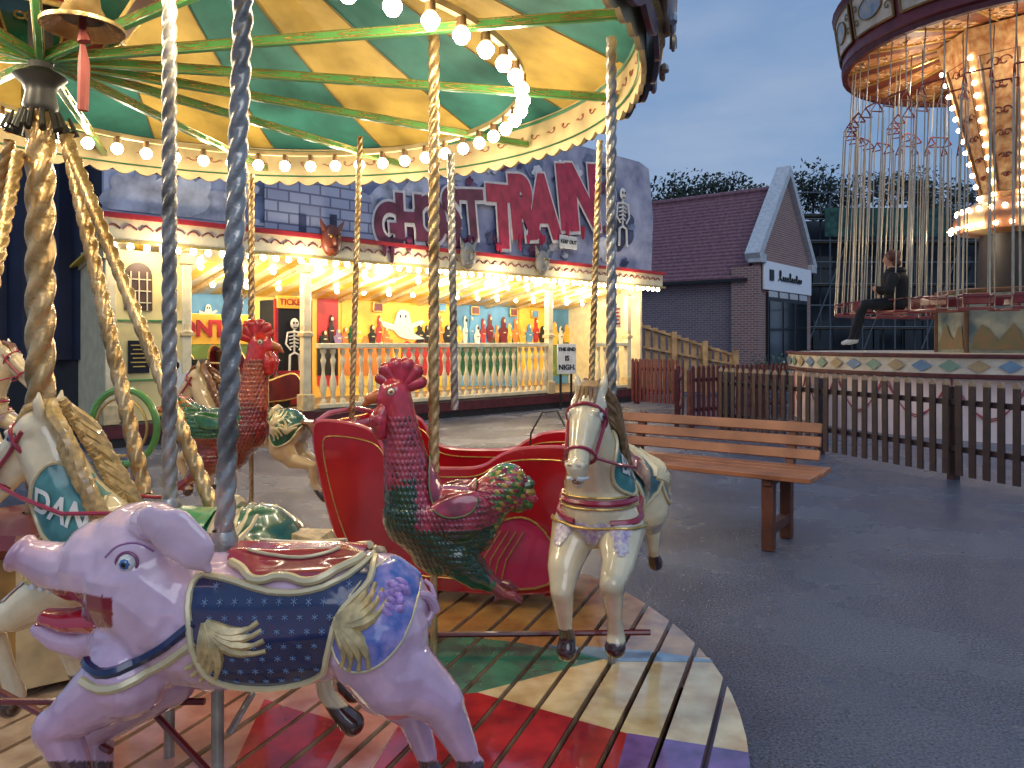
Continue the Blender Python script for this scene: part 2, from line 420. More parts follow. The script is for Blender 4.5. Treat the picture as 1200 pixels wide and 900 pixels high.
for k in range(NS):
    for j in range(10):
        t0=j/10;t1=(j+1)/10
        for u in range(6):
            k0=k+u/6;k1=k+(u+1)/6
            cb.cur=0 if k%2 else 1
            cb.add([cp(k0,t0),cp(k1,t0),cp(k1,t1),cp(k0,t1)],[(0,1,2,3)])
build('canopy_cloth',cb,[TEAL,YEL],car,world=True)
vn=MB()
for k in range(NS):
    vn.tube([cp(k,.02+j/20*.9)-V(0,0,.006) for j in range(20)],.004,4)
build('canopy_seams',vn,mat('seam_ochre','#7a6234',.6),car,world=True)
def rimboard(r,z0,z1,amp,nsc,seg=8,th=.02):
    mb=MB();N=nsc*seg;vs=[];fs=[]
    for k in range(N):
        a=2*PI*k/N; d=V(math.cos(a),math.sin(a),0); s_=abs(math.sin(PI*k/seg))
        for rr in(r,r+th):
            vs+= [CC+d*rr+V(0,0,z0-amp*s_),CC+d*rr+V(0,0,z1)]
    for k in range(N):
        j=(k+1)%N; A=4*k;B=4*j
        fs+=[(A,B,B+1,A+1),(A+2,A+3,B+3,B+2),(A,A+2,B+2,B),(A+1,B+1,B+3,A+3)]
    return mb.add(vs,fs)
build('rounding_board_lining',rimboard(CR,2.42,2.63,.028,92,6),mat('rim_cream','#d2ba88',.5,0,.3,4),car,world=True)
gr=MB(); gr.lathe([(CR-.006,2.445),(CR-.012,2.45),(CR-.006,2.456)],CC,96); gr.lathe([(CR-.006,2.6),(CR-.014,2.61),(CR-.006,2.62)],CC,96)
build('lining_green_lines',gr,mat('rim_green','#3d7350',.4),car,world=True)
gr=MB()
for k in range(40):
    a=2*PI*k/40
    for sg in(-1,1):
        pts=[]
        for i in range(14):
            b_=a+sg*(.02+.045*i/14+.012*math.cos(i*.7)*(i/14)); pts.append(CC+V((CR-.004)*math.cos(b_),(CR-.004)*math.sin(b_),2.53+.022*math.sin(i*.7)*(i/14)))
        gr.tube(pts,.0035,5)
build('lining_painted_scrolls',gr,mat('rim_scroll','#9c5a44',.4),car,world=True)
rbm=rimboard(CR+.05,2.47,2.98,.05,46,8); build('rounding_board',rbm,mat('rim_outer_slate','#4a5264',.35,0,.3,6,col2='#6b3838'),car,world=True)
for k in range(24):
    a=2*PI*(k+.2)/24; d=V(math.cos(a),math.sin(a),0); t=V(-d.y,d.x,0); c=CC+d*(CR+.1)+V(0,0,2.7)
    sh=MB(); R3=Matrix((t,d,V(0,0,1))).transposed()
    sh.ball(c,(.12,.04,.2),R3,14)
    for sg in(-1,1):
        for z0,rr in((.2,.055),(-.05,.05),(-.2,.04)):
            cc=c+t*sg*.09+V(0,0,z0)+d*.02
            pts=[cc+(t*sg*math.cos(u*.45)+V(0,0,1)*math.sin(u*.45))*rr*(1-u/20) for u in range(16)]
            sh.tube(pts,[.016*(1-u/22) for u in range(16)],6)
    sh.limb([c+V(0,0,.18)+d*.03,c+V(0,0,.3)+d*.06],[.05,.02],8)
    build('carved_shield',sh,mat('carved_silver_leaf','#9aa2b4',.3,.3,.4,14,col2='#9d7f4f'),car,world=True)
gm_=MB(); gm_.lathe([(CR+.07,2.96),(CR+.12,2.99),(CR+.1,3.03),(CR+.05,3.04)],CC,96); gm_.lathe([(CR+.07,2.52),(CR+.09,2.53),(CR+.07,2.55)],CC,96)
build('rounding_board_moulding',gm_,GOLD,car,world=True)
BC=V(-1.22,3.38,0); BR=1.27; BZ=2.42
rg=MB(); rg.lathe([(BR-.012,BZ+.05),(BR+.012,BZ+.05),(BR+.012,BZ+.075),(BR-.012,BZ+.075),(BR-.012,BZ+.05)],BC,96); build('lamp_ring_rail',rg,CREAM2,car,world=True)
sk=MB(); sk.lathe([(.002,.056),(.017,.056),(.019,.02),(.015,.015)],(0,0,0),10); skm=sk.mesh('bulb_socket',mat('bakelite_socket','#6a5030',.5))
bb=MB(); bb.lathe([(.001,-.043),(.018,-.037),(.03,-.019),(.031,-.004),(.022,.01),(.013,.017)],(0,0,0),12); bbm=bb.mesh('light_bulb',BULB)
NB=52
for k in range(NB):
    a=2*PI*k/NB; p=BC+V(BR*math.cos(a),BR*math.sin(a),BZ)
    if p.y<2.1: continue
    o=bpy.data.objects.new('light_bulb',bbm); COL.objects.link(o); o.parent=car; o.location=p-WO[car.name]
    s_=bpy.data.objects.new('bulb_socket',skm); COL.objects.link(s_); s_.parent=o
for k in range(12):
    a=2*PI*(k+.5)/12; lamp(BC+V(BR*math.cos(a),BR*math.sin(a),BZ-.08),9.5,col=(1,.84,.6))
for a_,b_,r_ in ((P(85,180,2.8),P(252,602,2.35),.022),(P(78,160,2.85),P(170,580,2.55),.025),(P(22,180,2.8),P(-12,350,2.5),.022),(P(12,165,2.9),P(-40,420,3.2),.02)):
    m_=MB(); twisted(m_,a_,b_,r_); build('stay_rod',m_,BRASS,car,world=True,sharp=60)
for i,(p0,p1) in enumerate(((G(498,744,.2),G(762,741,.2)),(P(-40,822,1.95),P(240,822,1.95)),(P(180,835,1.95),P(245,905,1.9)),(P(-20,800,2.1),P(130,880,1.9)),(P(296,812,2.0),P(268,860,1.9)))):
    m_=MB(); m_.tube([p0,p1],.009 if i else .012,8); build('footrest_bar',m_,DRED if i<4 else SILVER,car,world=True)
bl=thing('brass_bell','brass bell hanging below the carousel centre drum with a red pull','bell',tuple(P(97,30,2.35)))
m_=MB(); m_.lathe([(.012,.14),(.03,.135),(.045,.11),(.05,.06),(.075,.015),(.118,0),(.118,-.012),(.1,-.008),(.06,.02)],(0,0,0),28); build('bell_body',m_,BRASS,bl)
m_=MB(); m_.tube([V(0,0,.03),V(0,0,-.02),V(.005,0,-.05)],[.01,.012,.02],8); m_.tube([V(0,0,-.06),V(.004,0,-.12),V(0,0,-.26)],[.008,.018,.016],8); build('pull',m_,mat('faded_red_rope','#a8544a',.6),bl)
m_=MB(); m_.tube([V(0,0,.13),V(0,0,.32)],.01,6); build('hanger',m_,DIRON,bl)

# ================= FIGURES =================
def gildfan(mb,bv,c,dirang,L,n,s=-1,spread=1.6,r=.008):
    for i in range(n):
        a=dirang+(i/(n-1)-.5)*spread; l=L*(1-.25*abs(i/(n-1)-.5)*2); pts=[];rr=[]
        for j in range(8):
            t=j/7; an=a+.5*t*t*(1 if i>=n/2 else -1); x=c[0]+math.cos(an)*l*t; z=c[1]+math.sin(an)*l*t
            h=hit(bv,x,z,s,.004)
            if h is None: break
            if pts and (h-pts[-1]).length>.06: break
            pts.append(h); rr.append(r*(.5+math.sin(PI*min(1,t+.15))*.8))
        if len(pts)>2: mb.tube(pts,rr,6)
def eye(parent,bv,x,z,s,r,iris='#3a6ea8',fwd=None,sink=.45):
    h=hit(bv,x,z,s,-r*sink)
    if h is None: return
    m=MB(); m.ball(h,r,n=14); e=build('eye',m,mat('eye_white','#e6e2da',.1,coat=1),parent)
    d=V(0,s,0) if fwd is None else Vector(fwd).normalized()
    m=MB(); m.ball(h+d*r*.42,r*.68,n=12); i_=build('iris',m,mat('iris_'+iris[1:],iris,.1,coat=1),e)
    m=MB(); m.ball(h+d*r*.72,r*.42,n=10); build('pupil',m,BLACK,e)
    m=MB(); m.ring(h+d*r*.3,d,r*1.05,r*.16,20,6); build('eyelid',m,mat('lid_mauve','#8d4f74',.3) if iris=='#3a6ea8' else mat('lid_brown','#6a4a34',.4),e)
def lerp3(a,b,t): t=max(0,min(1,t)); return tuple(a[i]+(b[i]-a[i])*t for i in range(3))
# ---- pig (side on, facing left)
PIGY=1.85;k_=PIGY/F; X0=(255-600)/F*PIGY
pig=thing('carousel_pig','pink carousel pig with starry navy saddle cloth and open red mouth, nearest the camera','carousel animal',(X0,PIGY,DZ))
def q_(px,py,y=0): Y=PIGY+y; return V((px-600)/F*Y-X0,y,H-DZ-(py-400)/F*Y)
K=lambda *a:[x*k_*.97 for x in a]
YN=1.73
pl=lambda *pts:[((x-600)/F*YN-X0,H-DZ-(y-400)/F*YN) for x,y in pts]
m=MB()
m.limb([q_(205,724),q_(262,722),q_(330,722),q_(400,716),q_(440,716)],K(74,84,81,77,70))
m.limb([q_(170,680),q_(215,712)],K(70,78)); m.ball(q_(172,752),tuple(K(64,66,64)))
m.ball(q_(168,655),tuple(K(70,60,70))); m.ball(q_(128,658),tuple(K(56,52,54)))
# snout: tapers forward and turns up at the tip
m.limb([q_(128,662),q_(92,668),q_(60,662),q_(34,652)],K(46,36,28,21)); m.ball(q_(24,648),tuple(K(10,25,25)),Euler((0,.5,0)).to_matrix())
# lower jaw, joined at the cheek, lip curling up in front
m.limb([q_(165,722),q_(130,745),q_(98,753),q_(66,748),q_(44,738)],K(44,29,20,15,9))
m.ball(q_(128,716),tuple(K(30,34,28)))
m.limb([q_(150,790,-.07),q_(95,830,-.09),q_(66,853,-.09),q_(88,905,-.08)],K(50,31,26,19)); m.ball(q_(96,925,-.08),tuple(K(21,16,13)))
m.limb([q_(195,790,.08),q_(135,838,.09),q_(112,862,.09),q_(118,915,.08)],K(42,27,22,15)); m.ball(q_(122,935,.08),tuple(K(18,14,12)))
m.limb([q_(440,744,-.06),q_(465,790,-.08),q_(518,824,-.08),q_(545,880,-.07)],K(64,48,27,16)); m.ball(q_(551,897,-.07),tuple(K(18,15,14)))
m.limb([q_(425,750,.07),q_(448,805,.08),q_(485,838,.08),q_(500,885,.07)],K(52,34,21,14)); m.ball(q_(504,902,.07),tuple(K(16,13,13)))
m.limb([q_(172,612,-.07),q_(186,616,-.12)],K(20,17))
m.flatlimb([q_(180,608,-.135),q_(204,624,-.15),q_(226,645,-.16),q_(243,668,-.155)],K(17,28,24,6),-.15,.3)
m.flatlimb([q_(168,602,.09),q_(188,598,.11),q_(204,604,.11)],K(16,13,7),.1,.4)
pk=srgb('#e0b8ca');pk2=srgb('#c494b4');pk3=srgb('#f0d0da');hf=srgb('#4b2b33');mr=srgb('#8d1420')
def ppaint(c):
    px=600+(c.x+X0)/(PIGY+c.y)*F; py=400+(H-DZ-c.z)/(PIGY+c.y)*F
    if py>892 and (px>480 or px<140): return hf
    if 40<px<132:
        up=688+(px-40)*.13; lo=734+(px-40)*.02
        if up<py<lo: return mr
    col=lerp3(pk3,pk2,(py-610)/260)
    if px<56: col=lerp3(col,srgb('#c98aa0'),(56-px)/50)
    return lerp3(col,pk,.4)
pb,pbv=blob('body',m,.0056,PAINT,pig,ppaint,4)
cl=smoothpoly(pl((222,676),(262,680),(310,694),(360,696),(412,678),(432,662),(432,690),(398,712),(392,762),(372,796),(318,808),(270,802),(243,779),(232,728)))
noear=lambda c: not (c.y<-.122 and c.x<.085 and c.z>.645)
shell('saddle_cloth',pb,cl,.006,NAVY,pig,extra=noear); trim('cloth_piping',pbv,cl,.008,CGILT,pig,.008)
s2=smoothpoly(pl((248,560),(248,668),(276,672),(300,684),(330,676),(362,686),(394,672),(420,664),(446,656),(462,560)))
shell('saddle',pb,s2,.012,mat('saddle_rose','#a82c40',.18,0,.3,10,coat=1),pig,extra=noear)
m=MB(); trim('',pbv,smoothpoly(pl((262,670),(280,675),(300,686),(330,678),(362,688),(394,674),(420,666),(446,654),(456,640)),False),.010,None,None,.013,closed=False,mb=m)
trim('',pbv,smoothpoly(pl((276,662),(318,668),(362,668),(430,650)),False),.004,None,None,.016,closed=False,mb=m); build('saddle_edging',m,CGILT,pig)
m=MB()
for gx in range(246,430,17):
    for gy in range(688,806,15):
        x=gx+(8 if (gy//15)%2 else 0)
        pxz=pl((x,gy))[0]
        if not inpoly(*pxz,cl) or not inpoly(pxz[0],pxz[1]+.015,cl) or not inpoly(pxz[0]+.015,pxz[1],cl): continue
        for a in range(3):
            dx=math.cos(a*PI/3+.5)*.007;dz=math.sin(a*PI/3+.5)*.007
            h0=hit(pbv,pxz[0]-dx,pxz[1]-dz,-1,.008);h1=hit(pbv,pxz[0]+dx,pxz[1]+dz,-1,.008)
            if h0 and h1: m.tube([h0,h1],.0009,4)
build('cloth_stars',m,mat('pale_star_paint','#8098ba',.4),pig)
bp=smoothpoly(pl((398,712),(432,672),(470,668),(488,692),(480,735),(458,762),(430,775),(404,770),(392,745)))
shell('rump_patch',pb,bp,.004,mat('cobalt_paint','#3a5ca4',.25,0,.3,25,coat=.5,col2='#a48fc0'),pig,side=-1)
m=MB(); trim('',pbv,bp,.003,None,None,.004,sides=(-1,),mb=m); build('rump_patch_edge',m,CGILT,pig)
m=MB(); gildfan(m,pbv,pl((396,722))[0],-.25,.125,8,-1,1.2,.013); gildfan(m,pbv,pl((250,722))[0],-1.0,.15,8,-1,1.0,.013); build('gilded_leaves',m,mat('gilt_leaf','#dcbf84',.3,.25,.3,40,coat=.5),pig)
m=MB(); c=pl((460,702))[0]
for j,(rr,nn) in enumerate(((.025,6),(.017,5),(.009,4))):
    for i in range(nn):
        a=2*PI*i/nn+j*.5; h=hit(pbv,c[0]+math.cos(a)*rr,c[1]+math.sin(a)*rr,-1,.002+.003*j)
        if h:
            tt=V(-math.sin(a),0,math.cos(a)); rd=V(math.cos(a),0,math.sin(a)); m.ball(h,(.018-.003*j,.007,.010),Matrix((tt,V(0,1,0),rd)).transposed(),10)
h=hit(pbv,c[0],c[1],-1,.009)
if h: m.ball(h,.007,n=8)
build('rose',m,mat('lilac_rose','#bc94d4',.35,0,.3,60,coat=.3),pig)
m=MB(); m2=MB()
st1=smoothpoly(pl((100,776),(140,784),(195,756),(236,722)),False); st2=smoothpoly(pl((104,792),(146,800),(200,772),(238,742)),False)
trim('',pbv,st1,.012,None,None,.002,closed=False,mb=m); trim('',pbv,st2,.011,None,None,.002,closed=False,mb=m2); build('collar',m,NAVY,pig); build('collar_edge',m2,CGILT,pig)
m=MB(); m.limb([q_(56,722),q_(84,726),q_(128,722)],K(9,14,18),12)
for v in m.v: v.y*=2.0
build('tongue',m,mat('wet_red','#c42030',.12,coat=1),pig)
m=MB()
for j in range(8):
    for sy in(-1,1): m.ball(q_(38+j*10,688+j*1.6,sy*(.026+j*.0045)),(.008,.006,.009),n=8)
build('teeth',m,WHITE,pig)
m=MB(); pts=[q_(497,712)+V(0,-.02,0)+V(math.cos(t*.6)*.028,-.03*math.sin(t*.3),math.sin(t*.6)*.04+t*.002) for t in range(14)]
m.tube(pts,[.013*(1-i/20) for i in range(14)],8); build('tail',m,mat('pig_pink','#d3a8c0',.25,coat=.6),pig)
for s in(-1,1):
    h=hit(pbv,*pl((30,652))[0],s,-.002)
    if h: m=MB(); m.ball(h,(.007,.004,.010),n=8); build('nostril',m,mat('nostril_plum','#6a2a3c',.4),pig)
for s in(-1,1): eye(pig,pbv,*pl((147,660))[0],s,.023,sink=.35)
m=MB(); trim('',pbv,smoothpoly(pl((120,655),(134,640),(158,638),(174,650)),False),.0028,None,None,0,closed=False,mb=m); build('brow',m,mat('pig_mauve','#a878a4',.3),pig)
m=MB(); twisted(m,q_(262,650),q_(286,-20),.023); m.lathe([(.03,0),(.034,.03),(.026,.05)],q_(262,646),16); m.lathe([(.015,0),(.015,1.15-(655-400)*k_)],V(0,0,0),12)
build('pole',m,SILVER,pig,sharp=60)

# ---- horse
def horse(name,label,loc,rz,body_c,mane_c,cloth_c,cloth2_c,patch_c,word,polecol,ztop,s=1.0,lean=(0,0),pr=.02,side=-1,fat=1.0,eyec='#5a3a22'):
    t=thing(name,label,'carousel animal',loc,rz)
    m=MB()
    m.limb([V(.2,0,-.01),V(.05,0,.0),V(-.12,0,.0),V(-.25,0,.02)],[.122,.115,.11,.116])
    m.ball(V(.24,0,.0),(.105,.108,.135))
    m.limb([V(.22,0,.06),V(.3,0,.17),V(.365,0,.28)],[.11,.078,.058]); m.limb([V(.24,0,.1),V(.33,0,.29),V(.36,0,.34)],[.075,.05,.045])
    hd=[V(.37,0,.335),V(.43,0,.28),V(.495,0,.205),V(.535,0,.16)]
    m.limb(hd,[.055,.045,.032,.029]); m.ball(V(.395,0,.285),(.058,.042,.056)); m.ball(V(.545,0,.175),(.026,.029,.024))
    m.limb([V(.42,0,.235),V(.475,0,.165),V(.515,0,.125)],[.036,.021,.018])
    for sg in(-1,1):
        m.limb([V(.345,sg*.03,.37),V(.345,sg*.04,.405),V(.34,sg*.043,.435)],[.018,.015,.005],8)
        m.ball(V(.552,sg*.019,.182),.012); m.ball(V(.43,sg*.033,.325),(.022,.013,.011))
    m.limb([V(.24,.07,-.06),V(.37,.085,-.14),V(.45,.08,-.18),V(.40,.08,-.29),V(.375,.08,-.35)],[.078,.048,.036,.022,.025]); m.limb([V(.375,.08,-.355),V(.39,.08,-.385)],[.027,.032])
    m.limb([V(.22,-.07,-.07),V(.33,-.085,-.18),V(.37,-.08,-.24),V(.33,-.08,-.36),V(.30,-.08,-.41)],[.078,.05,.036,.022,.025]); m.limb([V(.30,-.08,-.415),V(.315,-.08,-.445)],[.027,.032])
    for sg,ex in((-1,0),(1,.05)):
        m.limb([V(-.26,sg*.06,0),V(-.25,sg*.085,-.1),V(-.31-ex*.3,sg*.085,-.17),V(-.4-ex,sg*.08,-.2),V(-.41-ex,sg*.08,-.31),V(-.45-ex,sg*.08,-.36)],[.1,.08,.049,.033,.022,.025]); m.limb([V(-.455-ex,sg*.08,-.365),V(-.48-ex,sg*.08,-.385)],[.027,.031])
    for v in m.v: v.y*=fat
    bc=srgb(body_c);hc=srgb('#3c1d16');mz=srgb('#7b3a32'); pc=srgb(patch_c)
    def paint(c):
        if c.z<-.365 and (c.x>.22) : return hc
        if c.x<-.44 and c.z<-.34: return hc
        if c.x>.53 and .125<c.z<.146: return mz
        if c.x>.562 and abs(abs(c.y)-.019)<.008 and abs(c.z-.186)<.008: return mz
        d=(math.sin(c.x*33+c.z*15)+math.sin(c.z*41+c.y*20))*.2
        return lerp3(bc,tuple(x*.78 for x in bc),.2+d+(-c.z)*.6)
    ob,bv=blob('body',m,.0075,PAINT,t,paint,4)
    MM=mat('mane_'+mane_c[1:],mane_c,.3,0,.35,50,coat=.5)
    m=MB()
    for i in range(24):
        tt=i/23; b0=V(.335-.16*tt,0,.40-.28*tt)
        for sg in(-1,1):
            ph=RND.random()*2
            pts=[b0+V(-.02-j*.012+.014*math.sin(j*1.1+ph),sg*(.016+.052*math.sin(min(1,j/5)*PI/2)+tt*.025),.012-j*.022) for j in range(9)]
            m.tube(pts,[.012,.015,.017,.016,.015,.013,.011,.008,.003],6)
    for j in range(5): m.tube([V(.35,(j-2)*.008,.405),V(.39,(j-2)*.012,.39),V(.42,(j-2)*.014,.35)],[.01,.012,.004],6)
    build('mane',m,MM,t)
    m=MB()
    for j in range(9):
        y=(j-4)*.012; m.tube([V(-.34,y*.4,.06),V(-.42,y,.05),V(-.47,y*1.3,-.03),V(-.47-.01*(j%3),y*1.5,-.13),V(-.5,y*1.2,-.2)],[.014,.018,.017,.013,.004],6)
    build('tail',m,MM,t)
    rp_=smoothpoly([(-.19,.3),(-.2,-.02),(-.25,-.09),(-.32,-.05),(-.36,.02),(-.38,.3)])
    shell('rump_trapping',ob,rp_,.005,mat('trap_'+patch_c[1:],patch_c,.25,0,.35,22,coat=.6),t)
    cl=smoothpoly([(-.2,.3),(-.22,.06),(-.17,-.07),(-.05,-.05),(.03,-.1),(.12,-.03),(.13,.1),(.12,.3)])
    shell('saddle_cloth',ob,cl,.006,mat('cloth_'+cloth_c[1:],cloth_c,.28,0,.3,14,coat=.5),t)
    m=MB(); trim('',bv,cl,.007,None,None,.008,mb=m); trim('',bv,rp_,.006,None,None,.007,mb=m)
    for sd_ in(-1,1): gildfan(m,bv,(-.19,.03),2.8,.12,7,sd_,1.5,.012); gildfan(m,bv,(-.31,.0),1.6,.09,5,sd_,1.2,.009)
    build('saddle_edging',m,CGILT,t)
    sd=smoothpoly([(-.16,.3),(-.15,.06),(-.08,.03),(.02,.0),(.08,.06),(.09,.3)])
    shell('saddle',ob,sd,.016,mat('cloth_'+cloth2_c[1:],cloth2_c,.28,0,.3,14,coat=.5),t)
    m=MB(); m.limb([V(-.16,-.085,.085),V(-.175,-.045,.13),V(-.18,0,.145),V(-.175,.045,.13),V(-.16,.085,.085)],[.012,.018,.02,.018,.012],8); build('saddle_cantle',m,CGILT,t)
    m=MB(); ax=(hd[3]-hd[1]).normalized()
    m.ring(V(.482,0,.2),ax,.044,.006,24,6); m.ring(V(.40,0,.3),V(.75,0,-.5),.06,.006,24,6)
    for sg in(-1,1):
        m.tube([V(.482,sg*.043,.2),V(.42,sg*.054,.27),V(.38,sg*.057,.33)],.006,6); m.tube([V(.482,sg*.045,.195),V(.36,sg*.085,.16),V(.22,sg*.12,.13),V(.08,sg*.1,.13)],.0055,6)
    trim('',bv,smoothpoly([(.1,.02),(.2,.0),(.28,-.03),(.4,-.03)],False),.010,None,None,.002,closed=False,mb=m)
    def band(z_,rr,off=.003):
        pts=[]
        for i in range(17):
            a=(i/16-.5)*PI; h=bv.ray_cast(V(.22,0,z_)+V(math.cos(a),math.sin(a),0)*.6,V(-math.cos(a),-math.sin(a),0))
            if h[0] and (not pts or (h[0]-pts[-1]).length<.09): pts.append(h[0]+h[1]*off)
        if len(pts)>3: m.tube(pts,rr,6)
    band(.03,.011)
    build('bridle_and_straps',m,mat('tack_crimson','#a82a44',.3,0,.2,coat=.4),t)
    m=MB(); band(.047,.004,.006); band(.013,.004,.006); band(-.045,.005,.006); build('breast_band_edge',m,GOLD,t)
    shell('breast_apron',ob,[(.2,-.03),(.5,-.03),(.5,-.11),(.2,-.11)],.004,mat('apron_lilac','#9c83ae',.3,0,.5,60,coat=.5,col2='#e0d8c8'),t,extra=lambda c:c.x>.24 and abs(c.y)<.12 and c.z>-.05-.06*(.5+.5*math.cos(c.y*60)))
    if word:
        sg=side
        np=smoothpoly([(.165,.165),(.24,.225),(.3,.26),(.345,.17),(.325,.085),(.23,.035),(.15,.07)])
        shell('name_banner',ob,np,.005,mat('banner_teal','#4d8f8a',.3,0,.3,20,coat=.5),t,side=sg)
        m=MB(); trim('',bv,np,.006,None,None,.006,sides=(sg,),mb=m); build('banner_edge',m,CGILT,t)
        me=textmesh(word,.078,0,bold=.002)
        bm=bmesh.new(); bm.from_mesh(me); bmesh.ops.triangulate(bm,faces=bm.faces); bmesh.ops.subdivide_edges(bm,edges=bm.edges,cuts=2); bm.to_mesh(me); bm.free()
        for v in me.vertices:
            x,z=v.co.x,v.co.y
            if sg>0: x=-x
            xx=.243+x*.9; zz=.128+z+x*.35
            h=hit(bv,xx,zz,sg,.010)
            v.co=h if h else V(xx,sg*.08*fat,zz)
        me.materials.clear(); me.materials.append(WHITE); o=bpy.data.objects.new('name_lettering',me); COL.objects.link(o); o.parent=t
    for sg in(-1,1): eye(t,bv,.415,.31,sg,.016,eyec,fwd=V(.35,sg,0),sink=.35)
    m=MB()
    for sg in(-1,1): m.tube([V(.560,sg*.007,.146),V(.552,sg*.018,.144),V(.515,sg*.03,.142)],[.006,.007,.004],6)
    build('teeth',m,WHITE,t)
    m=MB(); twisted(m,V(0,0,.1),V(lean[0],lean[1],ztop),pr); m.lathe([(.026,.1),(.03,.13),(.02,.15)],(0,0,0),14); m.lathe([(.014,-.1),(.014,-(loc[2]-DZ)/s)],(0,0,0),10)
    build('pole',m,polecol,t,sharp=60)
    t.scale=(s,s,s)
    return t
horse('carousel_horse','cream carousel horse facing the camera with teal name banner, rightmost galloper beside the bench',(.37,2.86,.785),math.radians(-108),'#ead8ae','#9a7448','#4f7d86','#7d2c3c','#7a8a92','BAR',SILVER,1.6,1.06,side=1,fat=1.06,pr=.018)
horse('carousel_horse','white carousel horse with blue eye and DAN on its neck, just behind the pig',(-.99,2.22,.735),PI-.1,'#f0dcb0','#cca868','#2f7a58','#3f9a62','#2c6a50','DAN',SILVER,1.6,1.08,side=1,pr=.019,fat=1.06,eyec='#4a78a8')
horse('carousel_horse','cream carousel horse with green saddle behind the red-brown cockerel',(-1.5,4.42,.84),PI-.2,'#e2c898','#8a5a32','#1f6b4a','#2b8a58','#2f6a48','',BRASS,1.6,.92)
horse('carousel_horse','pale carousel horse with brown mane beyond the gold centre column at the left edge',(-3.05,4.2,1.0),-.1,'#e2cfa4','#8a5a32','#8a3030','#3a6b7a','#8a5a50','',BRASS,1.45,.85)

